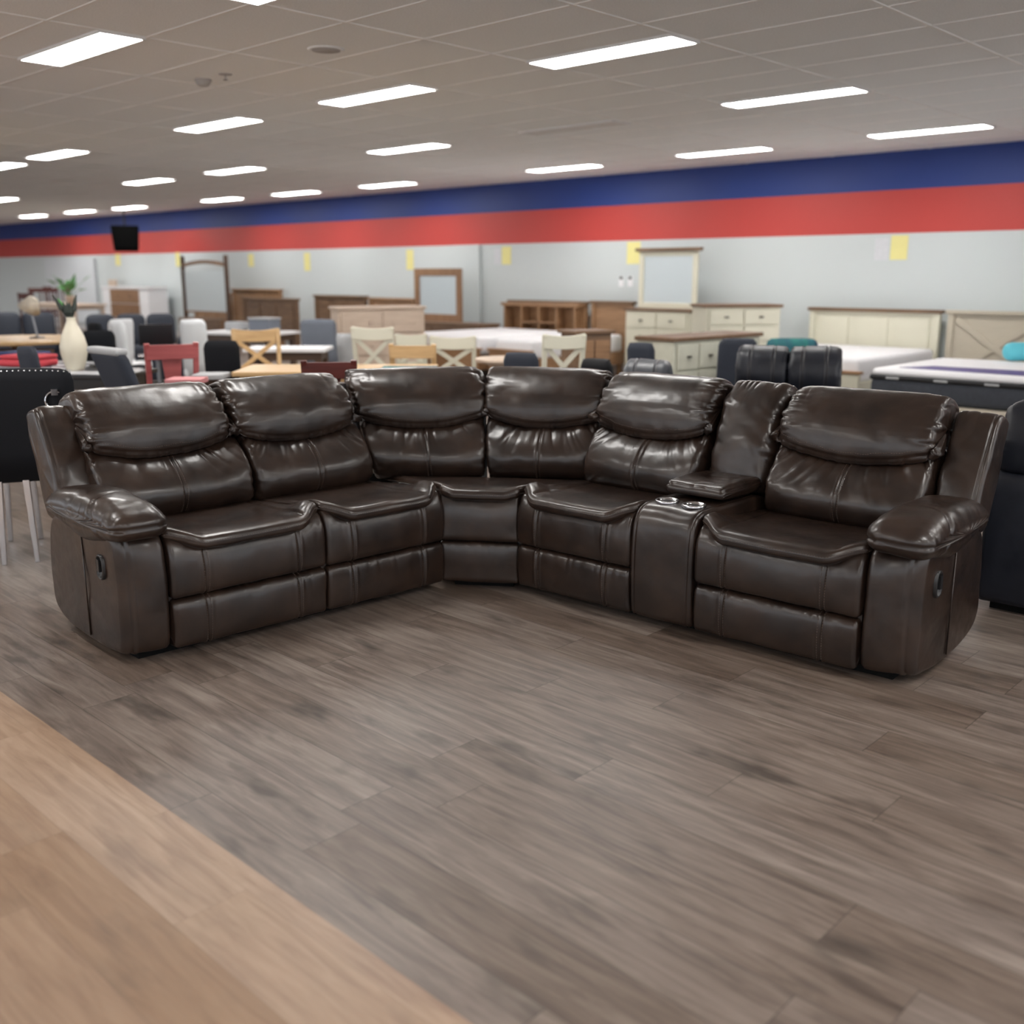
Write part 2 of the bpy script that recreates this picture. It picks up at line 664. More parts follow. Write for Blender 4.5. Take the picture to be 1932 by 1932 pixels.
def cushion(name, parent, mat, w, prof, frame, r=0.03, nu=70, nv=110, x0=0.0, disp=None, it=2, seams=(), xmap=None, cap_bulge=0.006, root=None, soft=0.0025, seed=0.0, stitch_rows=(), rpow=2.0, puff=False):
    """prof(u) -> control polygon of (y, z); swept from x0 to x0+w with rounded ends.
    seams: u positions of stitched seams across the sweep; stitch_rows: functions picking the profile index of a lengthwise stitched row"""
    t = np.linspace(0, 1, nu)
    # station positions, denser at the rounded ends
    xs = []
    ne = max(6, nu // 9)
    for k in range(ne):
        a = (k + 0.0) / ne * PI / 2
        xs.append(r * (1 - math.cos(a)))
    inner = np.linspace(r, w - r, nu - 2 * ne)
    xs = np.r_[xs, inner, w - np.array(xs[::-1])]
    us = xs / w
    P = np.zeros((len(xs), nv, 3))
    for i, (x, u) in enumerate(zip(xs, us)):
        C = resample(chaikin(prof(u), it), nv)
        d = min(x, w - x)
        if d < r:
            ins = r - (max(0.0, r ** rpow - (r - d) ** rpow)) ** (1 / rpow)
        else:
            ins = 0
        c = C.mean(0)
        if puff:
            he = (C.max(0) - C.min(0)) / 2
            C = c + (C - c) * np.maximum(0.05, 1 - ins / he)
        else:
            tg = np.roll(C, -1, 0) - np.roll(C, 1, 0)
            tg /= np.maximum(np.linalg.norm(tg, axis=1, keepdims=True), 1e-9)
            nrm = np.stack([tg[:, 1], -tg[:, 0]], 1)
            nrm *= np.sign((nrm * (C - c)).sum())
            C = C - nrm * ins
        P[i, :, 0] = x0 + x
        P[i, :, 1:] = C
    # surface normals by finite differences
    du = np.gradient(P, axis=0)
    dv = np.roll(P, -1, 1) - np.roll(P, 1, 1)
    n = np.cross(du, dv)
    n /= np.maximum(np.linalg.norm(n, axis=2, keepdims=True), 1e-9)
    cen = P.mean((0, 1))
    if ((P - cen) * n).sum() < 0:
        n = -n
    X, Y, Z = P[..., 0], P[..., 1], P[..., 2]
    D = np.zeros(X.shape)
    D += soft * (vnoise(X * 9 + seed * 3.7 + 20, (Z + Y * .7) * 9 + seed * 5.1 + 20) - 0.5) * 2
    D += soft * 0.28 * (vnoise(X * 22 + seed, (Z + Y) * 19 + seed * 2 + 9) - 0.5) * 2
    U = (X - x0) / w
    for su in seams:
        xsn = x0 + su * w
        q = X - xsn
        D -= 0.0060 * np.exp(-(q / 0.0055) ** 2)
        D += 0.0022 * np.exp(-((np.abs(q) - 0.013) / 0.006) ** 2)
    if disp is not None:
        D += disp(U, X, Y, Z)
    P = P + n * D[..., None]
    if xmap is not None:
        P = xmap(P)
    W = frame(P)
    if root is not None:
        W = W - np.array(root)
    nU, nV = W.shape[:2]
    verts = list(W.reshape(-1, 3))
    faces = []
    for i in range(nU - 1):
        for j in range(nV):
            k = (j + 1) % nV
            faces.append((i * nV + j, i * nV + k, (i + 1) * nV + k, (i + 1) * nV + j))
    # caps
    for end, side in ((0, -1), (nU - 1, 1)):
        ring = W[end]
        c = ring.mean(0)
        ax = W[end].mean(0) - W[end - side * 3].mean(0)
        ax /= max(np.linalg.norm(ax), 1e-9)
        prev = [end * nV + j for j in range(nV)]
        for s_, bl in ((0.72, 0.55), (0.4, 0.9)):
            base = len(verts)
            q = c + (ring - c) * s_ + ax * cap_bulge * bl
            verts += list(q)
            cur = list(range(base, base + nV))
            for j in range(nV):
                k = (j + 1) % nV
                f = (prev[j], prev[k], cur[k], cur[j])
                faces.append(f if side > 0 else f[::-1])
            prev = cur
        verts.append(c + ax * cap_bulge)
        ci = len(verts) - 1
        for j in range(nV):
            k = (j + 1) % nV
            faces.append((prev[j], prev[k], ci) if side > 0 else (prev[k], prev[j], ci))
    midx = [0] * len(faces)
    # make normals point outwards
    a, b_, c_ = [np.array(verts[i]) for i in faces[(nU // 2) * nV + nV // 3][:3]]
    i0 = (nU // 2) * nV + nV // 3
    fn = np.cross(b_ - a, c_ - a)
    if fn.dot(a - W.mean((0, 1))) < 0:
        # flip side faces (and caps follow the same convention)
        faces = [f[::-1] for f in faces]
    # thread: short dashes following the surface
    def dashes(line, nrm, off):
        L = len(line)
        seg = np.linalg.norm(np.diff(line, axis=0), axis=1)
        cum = np.r_[0, np.cumsum(seg)]
        tt = 0.004
        while tt + 0.008 < cum[-1]:
            pa = np.array([np.interp(tt, cum, line[:, k]) for k in range(3)])
            pb = np.array([np.interp(tt + 0.0065, cum, line[:, k]) for k in range(3)])
            nn = np.array([np.interp(tt + 0.003, cum, nrm[:, k]) for k in range(3)])
            nn /= max(np.linalg.norm(nn), 1e-9)
            d = pb - pa
            sd = np.cross(d, nn)
            ls = np.linalg.norm(sd)
            if ls > 1e-6:
                sd = sd / ls * 0.0009
                base = len(verts)
                for p in (pa, pb):
                    for h_ in (-0.0012, 0.0010):
                        for s1 in (-1, 1):
                            verts.append(p + nn * h_ + sd * s1)
                q = base
                for f in ((q, q + 1, q + 3, q + 2), (q + 4, q + 6, q + 7, q + 5), (q + 2, q + 3, q + 7, q + 6), (q, q + 2, q + 6, q + 4), (q + 1, q + 5, q + 7, q + 3)):
                    faces.append(f)
                    midx.append(1)
            tt += 0.0105
    if seams or stitch_rows:
        du = np.gradient(W, axis=0)
        dv = np.roll(W, -1, 1) - np.roll(W, 1, 1)
        NN = np.cross(du, dv)
        NN /= np.maximum(np.linalg.norm(NN, axis=2, keepdims=True), 1e-9)
        if ((W - W.mean((0, 1))) * NN).sum() < 0:
            NN = -NN
        for su in seams:
            for off in (-0.0095, 0.0095):
                xx = su * w + off
                i = int(np.clip(np.searchsorted(xs, xx) - 1, 0, len(xs) - 2))
                fr = (xx - xs[i]) / (xs[i + 1] - xs[i])
                line = W[i] * (1 - fr) + W[i + 1] * fr
                nl = NN[i]
                rng_ = P[i, :, 1] < P[i, :, 1].mean() + 0.0
                # only the visible front half, kept as one run
                idx = np.where(rng_)[0]
                br = np.where(np.diff(idx) > 1)[0]
                if len(br):
                    idx = np.r_[idx[br[0] + 1:], idx[:br[0] + 1]]
                if len(idx) > 3:
                    dashes(line[idx], nl[idx], off)
        for jf in stitch_rows:
            js = [jf(P[i]) for i in range(nU)]
            line = np.array([W[i, j] for i, j in enumerate(js)])
            nl = np.array([NN[i, j] for i, j in enumerate(js)])
            # smooth the run a little
            for _ in range(4):
                line[1:-1] = (line[:-2] + 2 * line[1:-1] + line[2:]) / 4
            dashes(line[3:-3], nl[3:-3], 0)
    return mesh_obj(name, verts, faces, [mat, M_THREAD] if isinstance(mat, bpy.types.Material) else mat, parent, True, midx)


def straight(O, ex, ey):
    O = np.array([O[0], O[1], 0.0])
    ex = np.array([ex[0], ex[1], 0.0])
    ey = np.array([ey[0], ey[1], 0.0])
    ez = np.array([0, 0, 1.0])
    return lambda P: O + P[..., 0:1] * ex + P[..., 1:2] * ey + P[..., 2:3] * ez


# profiles (y to the back, z up), counter to lean
def prof_head(sag=0.055, top=0.985, low=0.745):
    def f(u):
        c = 1 - (2 * u - 1) ** 2
        e = abs(2 * u - 1) ** 6
        zl = low - sag * c
        dy = 0.012 * c
        return [(0.600 - dy, zl + 0.004), (0.596 - dy, zl - 0.012), (0.575 - dy, zl + 0.03), (0.588 - dy, 0.83), (0.640 - dy * .6, 0.905), (0.700, 0.962 - .006 * e), (0.765, top - .004 * e),
                (0.840, top - 0.025), (0.875, 0.90), (0.86, 0.76), (0.74, 0.72), (0.655, zl + 0.02)]
    return f


def prof_lumbar(sag=0.055, low=0.745):
    def f(u):
        c = 1 - (2 * u - 1) ** 2
        zt = low - sag * c + 0.035
        return [(0.545, 0.425), (0.500, 0.450), (0.478, 0.50), (0.482, 0.565), (0.510, 0.625), (0.560 + .03 * (1 - c), zt - 0.050), (0.640, zt - .008), (0.76, zt + .012),
                (0.80, 0.62), (0.78, 0.43), (0.66, 0.405)]
    return f


def prof_pad(lip=0.055, zc=0.478, lift=0.040, recess=0.075, depth=0.62):
    def f(u):
        c = abs(2 * u - 1)
        e = float(smooth(0.58, 1.0, np.array(c)))
        y0 = -lip + recess * e ** 1.3 + 0.008 * c
        zt = zc + lift * e - 0.004
        zb = zt - 0.062
        # the lip carries three stitched ridges
        p = [(depth, 0.44), (0.40, 0.458 + .006 * e), (0.20, 0.466 + .010 * e), (y0 + 0.10, zt + .002), (y0 + 0.045, zt + 0.004), (y0 + 0.020, zt - 0.002),
             (y0 + 0.006, zt - 0.014), (y0 + 0.009, zt - 0.019), (y0 + 0.000, zt - 0.025), (y0 + 0.007, zt - 0.031), (y0 + 0.001, zt - 0.038),
             (y0 + 0.010, zt - 0.047), (y0 + 0.030, zb + 0.004), (y0 + 0.07, zb), (0.20, zb + .01), (depth, 0.40)]
        return p
    return f


def prof_upper(b_=0.0):
    def f(u):
        c = abs(2 * u - 1) ** 4
        k = float(smooth(0.6, 1.0, np.array(abs(2 * u - 1)))) * 0.03
        return [(0.012, 0.236), (-0.012, 0.243), (-0.024 + b_ + .008 * c, 0.29), (-0.022 + b_ + .006 * c, 0.36), (-0.010 + b_, 0.415), (0.018, 0.446 + k), (0.08, 0.452 + k), (0.15, 0.44), (0.15, 0.236)]
    return f


def prof_lower(b_=0.0):
    def f(u):
        c = abs(2 * u - 1) ** 4
        return [(0.02, 0.036), (-0.004, 0.040), (-0.016 + b_ + .008 * c, 0.085), (-0.020 + b_ + .006 * c, 0.16), (-0.013 + b_, 0.215), (0.006, 0.233), (0.05, 0.236), (0.12, 0.23), (0.12, 0.04)]
    return f


def ends(U, w, s=0.05):
    d = np.minimum(U, 1 - U) * w
    return np.exp(-(d / s) ** 1.3)


def head_disp(w, seed, A=0.021):
    def f(U, X, Y, Z):
        m = ends(U, w, 0.055) * smooth(0.70, 0.76, Z)
        front = (1 - smooth(0.80, 0.87, Y))
        d = -A * m * fold(X * 9 + seed * 7, Z * 34 + seed * 3 + Y * 10) * front
        # pulled seam gathers along the lower edge
        zl = 0.745 - 0.055 * (1 - (2 * U - 1) ** 2)
        d += 0.0028 * np.exp(-((Z - zl) / 0.02) ** 2) * (vnoise(X * 75 + seed, Z * 4) - .5) * 2
        # seam groove just above the lower edge
        d -= 0.004 * np.exp(-((Z - (zl + 0.022)) / 0.0045) ** 2) * (Y < 0.68)
        # top gathers at the outer thirds
        m2 = np.exp(-((Z - 0.955) / 0.03) ** 2) * smooth(0.25, 0.05, np.minimum(U, 1 - U)) if False else np.exp(-((Z - 0.96) / 0.03) ** 2) * np.exp(-(np.minimum(U, 1 - U) * w / 0.14) ** 2)
        d -= 0.004 * m2 * fold(X * 30 + seed, Z * 10 + seed)
        return d
    return f


def lumbar_disp(w, seed, A=0.017):
    def f(U, X, Y, Z):
        zt = 0.745 - 0.055 * (1 - (2 * U - 1) ** 2)
        m = np.exp(-np.clip(zt - Z, 0, 1) / 0.055)
        k = (U - .5)
        d = -A * m * fold(X * 24 + seed * 5 + k * (Z - .7) * 60, Z * 4 + seed) * (Y < 0.7) * (0.35 + 1.3 * np.abs(k))
        # long fine creases fanning out from under the headrest
        fan = (Z - zt) * (k * 1.6)
        m5 = np.exp(-np.clip(zt - Z, 0, 1) / 0.10) * (0.25 + np.abs(k) * 1.5)
        d -= 0.0075 * m5 * fold((X + fan) * 46 + seed * 3, Z * 5 + seed * 2) * (Y < 0.7) * smooth(.35, .65, vnoise(X * 9 + seed, Z * 3 + 4))
        # corner pulls at the bottom
        dd = np.minimum(U, 1 - U) * w
        m3 = np.exp(-(dd / 0.06) ** 1.5) * np.exp(-((Z - 0.47) / 0.09) ** 2)
        d -= 0.008 * m3 * fold(X * 14 + seed, Z * 38 + X * 10 + seed * 9) * (Y < .7)
        m4 = np.exp(-(dd / 0.045) ** 1.5) * (Z > .5)
        d -= 0.006 * m4 * fold(X * 10 + seed, Z * 22 + seed * 2) * (Y < .7)
        # belly
        d += 0.014 * np.exp(-((Z - 0.54) / 0.06) ** 2) * (1 - (2 * U - 1) ** 2) * (Y < 0.68)
        return d
    return f


def panel_disp(w, seed, ztop):
    def f(U, X, Y, Z):
        m = np.exp(-np.clip(ztop - Z, 0, 1) / 0.028) * (Y < 0.08)
        d = -0.0040 * m * fold(X * 32 + seed * 3, Z * 6 + seed)
        return d
    return f


def pad_disp(w, seed):
    def f(U, X, Y, Z):
        top = (Z > 0.452)
        c = (1 - (2 * U - 1) ** 2)
        d = -0.010 * top * np.exp(-((Y - 0.25) / 0.16) ** 2) * c
        # cross seams splitting the pad into a middle and two side wings
        q = np.abs(np.abs(X - (X.min() + X.max()) / 2) - w * 0.36 - (Y - .1) * 0.10)
        d -= 0.006 * np.exp(-(q / 0.008) ** 2) * top * (Y > 0.0)
        d -= 0.003 * top * fold(X * 12 + seed, Y * 22 + seed * 2) * np.exp(-(np.minimum(U, 1 - U) * w / .10) ** 2)
        return d
    return f


# ------------------------------------------------------------------ the brown corner sofa
SO = (-3.55, 3.30, 0.0)
sofa = thing('sectional_sofa', 'dark brown leather corner reclining sofa with cup holder console on grey laminate floor', 'sofa', SO)
pick = lambda fn: (lambda C: int(np.argmin(fn(C))))


def lip_row(C):
    # profile point nearest the front-most spot of the lip
    return int(np.argmin(C[:, 1]))


def seat_unit(frame, x0, w, seed, frontw=None, wrows=True):
    cushion('footrest_panel', sofa, M_LEATHER, w - 0.006, prof_lower(), frame, 0.018, 130, 70, x0 + 0.003, panel_disp(w, seed + 2, 0.225), seams=(0.20, 0.80), root=SO, seed=seed, soft=0.0022)
    cushion('front_panel', sofa, M_LEATHER, w - 0.004, prof_upper(), frame, 0.020, 130, 76, x0 + 0.002, panel_disp(w, seed, 0.44), seams=(0.20, 0.80), root=SO, seed=seed + 1, soft=0.0022)
    cushion('seat_cushion', sofa, M_LEATHER, w - 0.004, prof_pad(), frame, 0.022, 110, 190, x0 + 0.002, pad_disp(w, seed), it=1, root=SO, seed=seed + 3, soft=0.002,
            stitch_rows=(lambda C: int(np.argmin(C[:, 1] + 100 * (C[:, 2] < C[:, 2].max() - 0.028))),))


def back_unit(frame, x0, w, seed, xmap=None, hx=None, hw=None):
    hx = x0 - 0.003 if hx is None else hx
    hw = w + 0.006 if hw is None else hw
    cushion('backrest', sofa, M_LEATHER, w - 0.004, prof_lumbar(), frame, 0.035, 150, 120, x0 + 0.002, lumbar_disp(w, seed), seams=(0.5,), root=SO, seed=seed + 4, xmap=xmap, soft=0.004)
    cushion('headrest', sofa, M_LEATHER, hw, prof_head(), frame, 0.040, 150, 130, hx, head_disp(hw, seed), root=SO, seed=seed + 5, xmap=xmap, soft=0.0028,
            stitch_rows=(lambda C: int(np.argmin(np.abs(C[:, 2] - (C[:, 2].min() + 0.050)) + 10 * (C[:, 1] > 0.66))),))


OL, exL, eyL = (-3.50, 1.80), (0.0656, 0.9978), (-0.9978, 0.0080)
OR, exR, eyR = (-3.13, 3.33), (0.9991, 0.0430), (-0.0430, 0.9991)
FL = straight(OL, exL, eyL)
FRt = straight(OR, exR, eyR)
WS, WS2 = 0.690, 0.640
for k in (0, 1):
    seat_unit(FL, k * WS, WS if k == 0 else WS2, 1.0 + 3 * k)
    back_unit(FL, k * WS - 0.02 + (0 if k == 0 else 0.01), (WS if k == 0 else WS2) + 0.01, 1.5 + 4 * k, hx=(-0.02, 0.640)[k], hw=(0.657, 0.665)[k])
# right part: seat, console, seat
W3, WC, W4 = 0.635, 0.305, 0.69
seat_unit(FRt, 0.0, W3, 9.0)
back_unit(FRt, -0.01, W3 + 0.01, 9.7)
seat_unit(FRt, W3 + WC, W4, 13.0)
back_unit(FRt, W3 + WC + 0.022, W4 - 0.007, 14.1)


# ---- arms
def prof_arm(u):
    return [(0.028, 0.035), (0.004, 0.08), (-0.004, 0.22), (0.000, 0.40), (0.018, 0.472), (0.06, 0.505), (0.20, 0.52), (0.50, 0.52), (0.66, 0.50),
            (0.735, 0.40), (0.755, 0.22), (0.750, 0.10), (0.68, 0.050), (0.42, 0.030), (0.15, 0.030)]


def arm(frame, x0, w, outer, seed):
    """outer = -1: outside is at x0; +1: outside is at x0+w"""
    def xm(P):
        # the outer front corner falls back, the outside face swells a little
        Q = P.copy()
        t = (P[..., 0] - x0) / w
        t = 1 - t if outer < 0 else t
        fr = np.exp(-np.clip(P[..., 1], 0, 1) / 0.10)
        Q[..., 1] = P[..., 1] + 0.075 * np.clip(t, 0, 1) ** 2.2 * fr
        sw = 0.018 * np.sin(np.clip(P[..., 1] / 0.75, 0, 1) * PI) * np.clip(t, 0, 1)
        Q[..., 0] = P[..., 0] + outer * sw
        return Q
    def dsp(U, X, Y, Z):
        t = 1 - U if outer < 0 else U
        d = -0.006 * np.exp(-(((t - 0.80) * w) / 0.005) ** 2) + 0.003 * np.exp(-(((t - 0.73) * w) / 0.006) ** 2) * (Y < 0.5)
        return d
    a = cushion('armrest', sofa, M_LEATHER, w, prof_arm, frame, 0.026, 80, 150, x0, dsp, it=3, xmap=xm, root=SO, seed=seed, soft=0.003, cap_bulge=0.004)
    # vertical seam line on the outer side, piped strip
    xo = x0 if outer < 0 else x0 + w
    seam = []
    for zz in np.linspace(0.06, 0.47, 16):
        seam.append(tuple(frame(np.array([[xo + outer * 0.0195, 0.33, zz]]))[0] - np.array(SO)))
    sm_ = MB()
    sm_.tube(seam[0], seam[-1], 0.003, n=10)
    sm_.build('side_seam', M_LEATHER, a, 0, True)
    # puffy arm pad
    pw = w + 0.070
    px0 = x0 - (0.050 if outer < 0 else 0.018)

    def prof_armpad(u):
        c = 1 - abs(2 * u - 1) ** 2.2
        return [(-0.020, 0.500), (-0.045, 0.530), (-0.040, 0.575), (0.005, 0.600 + 0.008 * c), (0.10, 0.615 + 0.02 * c), (0.20, 0.622 + 0.024 * c), (0.34, 0.622 + 0.022 * c), (0.50, 0.615 + 0.018 * c), (0.62, 0.59 + .01 * c),
                (0.655, 0.55), (0.63, 0.505), (0.45, 0.47), (0.28, 0.435), (0.12, 0.475), (0.01, 0.490)]

    def pad_d(U, X, Y, Z):
        seam = 0.545 - 0.03 * smooth(0.25, 0.0, Y) * 0 
        d = -0.007 * np.exp(-((Z - seam) / 0.004) ** 2)
        d -= 0.010 * np.exp(-np.clip(Z - seam, 0, 1) / 0.05) * fold(Y * 19 + seed, X * 9 + Z * 4 + seed * 3) * (Z > seam - .01) * (0.4 + 0.6 * np.exp(-((Y - 0.18) / 0.18) ** 2))
        d -= 0.012 * np.exp(-((Y - 0.12 - (Z - .5) * .6) / 0.010) ** 2) * (np.exp(-((U - (0 if outer < 0 else 1)) / 0.35) ** 2))
        d -= 0.0070 * np.exp(-np.clip(Z - seam, 0, 1) / 0.06) * fold(Y * 48 + seed * 2, X * 7 + Z * 5) * (Z > seam - .01) * smooth(.3, .7, vnoise(Y * 11 + seed, X * 8))
        d -= 0.006 * np.exp(-np.clip(seam - Z, 0, 1) / 0.05) * fold(Y * 26 + seed, Z * 8 + X * 9) * (Z < seam)
        return d
    cushion('arm_pad', a, M_LEATHER, pw, prof_armpad, frame, 0.070, 100, 170, px0, pad_d, it=2, puff=True, root=SO, seed=seed + 2, soft=0.005, cap_bulge=0.012,
            stitch_rows=())
    # wing beside the headrest
    ww = w - 0.01

    def prof_wing(u):
        c = 1 - abs(2 * u - 1) ** 3
        return [(0.60, 0.46), (0.572, 0.52), (0.588 - .006 * c, 0.60), (0.655 - .008 * c, 0.75), (0.725 - .006 * c, 0.875), (0.76, 0.908 + .008 * c), (0.80, 0.913 + .008 * c), (0.865, 0.89), (0.875, 0.86), (0.80, 0.66), (0.74, 0.46)]

    def wd(U, X, Y, Z):
        d = -0.006 * np.exp(-np.clip(0.93 - Z, 0, 1) / 0.04) * fold(X * 26 + seed, Z * 8)
        t = U if outer < 0 else 1 - U
        d -= 0.004 * np.exp(-((t - 0.14) * w / 0.005) ** 2)
        return d
    cushion('wing', a, M_LEATHER, ww, prof_wing, frame, 0.020, 60, 100, x0 + (0.0 if outer < 0 else 0.02), wd, root=SO, seed=seed + 7, soft=0.006)
    # recliner pull in the outer side
    yc, zc = 0.19, 0.365
    mb = MB()
    ring = []
    n = 28
    xo2 = 0.0
    fo = xo + outer * 0.011

    def put(dx, yy, zz):
        return frame(np.array([[fo + outer * dx, yy, zz]]))[0] - np.array(SO)
    vv, ff, mm = [], [], []
    rings = [(0.040, 0.062, -0.012), (0.040, 0.062, 0.004), (0.034, 0.056, 0.007), (0.030, 0.052, 0.003), (0.028, 0.050, -0.003), (0.001, 0.002, -0.003)]
    for (ry, rz_, dx) in rings:
        for i in range(n):
            t = 2 * PI * i / n
            ct, st = math.cos(t), math.sin(t)
            sq = 0.75
            yy = yc + ry * math.copysign(abs(ct) ** sq, ct) * 0.8
            zz = zc + rz_ * math.copysign(abs(st) ** sq, st) * 0.8
            vv.append(put(dx, yy, zz))
    for k in range(len(rings) - 1):
        for i in range(n):
            j = (i + 1) % n
            ff.append((k * n + i, k * n + j, (k + 1) * n + j, (k + 1) * n + i))
    h = mesh_obj('recliner_handle', vv, ff, M_BLACKPL, a, True)
    h['label'] = 'black plastic recliner pull set in the arm side'
    lv, lf = [], []
    base = [(-.006, -.018), (-.006, .03), (.012, .034), (.016, -.016)]
    for dx in (-0.004, 0.010):
        for (yy, zz) in base:
            lv.append(put(dx, yc + yy, zc + zz))
    lf = [(0, 1, 2, 3), (7, 6, 5, 4), (0, 4, 5, 1), (1, 5, 6, 2), (2, 6, 7, 3), (3, 7, 4, 0)]
    mesh_obj('handle_lever', lv, lf, M_BLACKPL, a).data.update()
    return a


AW = 0.165
arm(straight(OL, exL, (-0.9978, 0.040)), -AW - 0.004, AW, -1, 2.2)
arm(FRt, W3 + WC + W4 + 0.004, 0.185, 1, 6.3)


# ---- console between the right seats
def prof_console(u):
    return [(0.02, 0.03), (-0.012, 0.05), (-0.022, 0.20), (-0.018, 0.40), (0.000, 0.475), (0.045, 0.512), (0.12, 0.518), (0.30, 0.515), (0.56, 0.51), (0.62, 0.48), (0.62, 0.03)]


def cons_d(U, X, Y, Z):
    return -0.0045 * np.exp(-((np.minimum(U, 1 - U) * WC - 0.022) / 0.004) ** 2) - 0.002 * np.exp(-((Z - .49) / .03) ** 2) * fold(X * 30, Z * 9)


console = cushion('console', sofa, M_LEATHER, WC - 0.006, prof_console, FRt, 0.020, 90, 150, W3 + 0.003, cons_d, it=3, root=SO, seed=3.3, soft=0.002)


def prof_lid(u):
    return [(0.235, 0.528), (0.222, 0.545), (0.228, 0.575), (0.26, 0.590), (0.42, 0.594), (0.56, 0.590), (0.575, 0.56), (0.57, 0.525), (0.40, 0.520)]


def lid_d(U, X, Y, Z):
    return -0.005 * np.exp(-((Z - .568) / .004) ** 2) - 0.003 * fold(X * 20, Y * 20) * (Z > .57)


cushion('console_lid', console, M_LEATHER, WC - 0.02, prof_lid, FRt, 0.022, 70, 110, W3 + 0.010, lid_d, root=SO, seed=4.4, soft=0.003)
for k, xx in enumerate((W3 + 0.088, W3 + WC - 0.088)):
    c = FRt(np.array([[xx, 0.125, 0.0]]))[0] - np.array(SO)
    mb = MB()
    mb.lathe([(0.050, 0.512), (0.051, 0.5245), (0.048, 0.5275), (0.0405, 0.5265), (0.0385, 0.520), (0.0375, 0.519), (0.001, 0.5185)], (c[0], c[1], 0), 36)
    h = mb.build('cup_holder', M_CHROME, console, smooth=True)
    h['label'] = 'chrome cup holder ring'
    mb = MB().lathe([(0.001, 0.5188), (0.034, 0.5188), (0.034, 0.5194), (0.001, 0.5196)], (c[0], c[1], 0), 30)
    mb.build('cup_well', M_BLACKPL, console)


# tall narrow back pillow above the console
def prof_cpil(u):
    c = 1 - abs(2 * u - 1) ** 2.5
    return [(0.585, 0.50), (0.555 - .02 * c, 0.53), (0.565 - .025 * c, 0.62), (0.60 - .03 * c, 0.74), (0.655 - .03 * c, 0.86), (0.72, 0.955), (0.765, 0.985), (0.84, 0.965), (0.86, 0.88), (0.82, 0.68), (0.78, 0.50)]


def cpil_d(U, X, Y, Z):
    d = np.minimum(U, 1 - U) * WC
    q = -0.016 * np.exp(-(d / 0.05) ** 1.4) * fold(X * 10 + 3, Z * 30 + 5 + X * 14) * (Y < .82)
    q -= 0.007 * np.exp(-np.clip(0.97 - Z, 0, 1) / 0.03) * fold(X * 40, Z * 9)
    return q


cushion('console_backrest', sofa, M_LEATHER, WC + 0.02, prof_cpil, FRt, 0.055, 110, 130, W3 + 0.0, cpil_d, root=SO, seed=8.8, soft=0.005)

# ---- corner wedge
PL = np.array(OL) + np.array(exL) * (WS + WS2 + 0.004)
PR = np.array(OR)
mid = (PL + PR) / 2
ed = PR - PL
wf = np.linalg.norm(ed)
exC = ed / wf
eyC = np.array([-exC[1], exC[0]])
FC = straight(PL, exC, eyC)
def widen(P):
    Q = P.copy()
    y = np.clip(P[..., 1] - 0.02, 0, 1)
    Q[..., 0] = wf / 2 + (P[..., 0] - wf / 2) * (1 + 4.6 * y)
    return Q


cushion('footrest_panel', sofa, M_LEATHER, wf + 0.036, prof_lower(0.010), FC, 0.018, 60, 70, -0.026, panel_disp(wf, 21, 0.225), root=SO, seed=21, soft=0.002)
cushion('front_panel', sofa, M_LEATHER, wf + 0.036, prof_upper(0.010), FC, 0.020, 60, 76, -0.026, panel_disp(wf, 22, 0.44), root=SO, seed=22, soft=0.002)
cushion('seat_cushion', sofa, M_LEATHER, wf + 0.03, prof_pad(0.035, 0.492, 0.012, 0.02, 0.52), FC, 0.02, 70, 150, -0.02, None, it=1, root=SO, seed=23, xmap=widen, soft=0.002,
        stitch_rows=(lambda C: int(np.argmin(C[:, 1] + 100 * (C[:, 2] < C[:, 2].max() - 0.028))),))


def corner_frame(A, B, A2, B2, w):
    A, B, A2, B2 = map(np.array, (A, B, A2, B2))

    def f(P):
        x, y, z = P[..., 0:1], P[..., 1:2], P[..., 2:3]
        t = np.clip((z - 0.45) / (0.96 - 0.45), -0.3, 1.3)
        a = A * (1 - t) + A2 * t
        b_ = B * (1 - t) + B2 * t
        d = b_ - a
        nn = np.concatenate([-d[..., 1:2], d[..., 0:1]], -1)
        nn /= np.linalg.norm(nn, axis=-1, keepdims=True)
        yr = y - (0.50 + (z - 0.45) * 0.44)
        xy = a + d * (x / w) + nn * yr
        return np.concatenate([xy, z], -1)
    return f


cA, cB, cC = (-3.98, 3.18), (-3.615, 3.615), (-3.17, 3.91)
tA, tB, tC = (-4.20, 3.17), (-3.795, 3.79), (-3.20, 4.10)
wl = 0.64
back_unit(corner_frame(cA, np.array(cB), tA, np.array(tB), wl), 0.0, wl, 31.0)
back_unit(corner_frame(np.array(cB), cC, np.array(tB), tC, wl), 0.0, wl, 35.5)

# ---- frames behind and under the upholstery
fb = MB()


def slab(F, xa, xb, ya, yb, za, zb, ya2=None, yb2=None):
    pts = []
    for z, (p, q) in ((za, (ya, yb)), (zb, (ya2 if ya2 is not None else ya, yb2 if yb2 is not None else yb))):
        for (xx, yy) in ((xa, p), (xb, p), (xb, q), (xa, q)):
            pts.append(F(np.array([[xx, yy, z]]))[0] - np.array(SO))
    fb.add(pts, [(3, 2, 1, 0), (4, 5, 6, 7), (0, 1, 5, 4), (1, 2, 6, 5), (2, 3, 7, 6), (3, 0, 4, 7)])


for F, xa, xb in ((FL, -0.0, WS + WS2), (FRt, 0.0, W3 + WC + W4)):
    slab(F, xa + 0.004, xb - 0.004, 0.03, 0.74, 0.05, 0.42)
    slab(F, xa + 0.01, xb - 0.01, 0.66, 0.80, 0.05, 0.90, 0.80, 0.895)
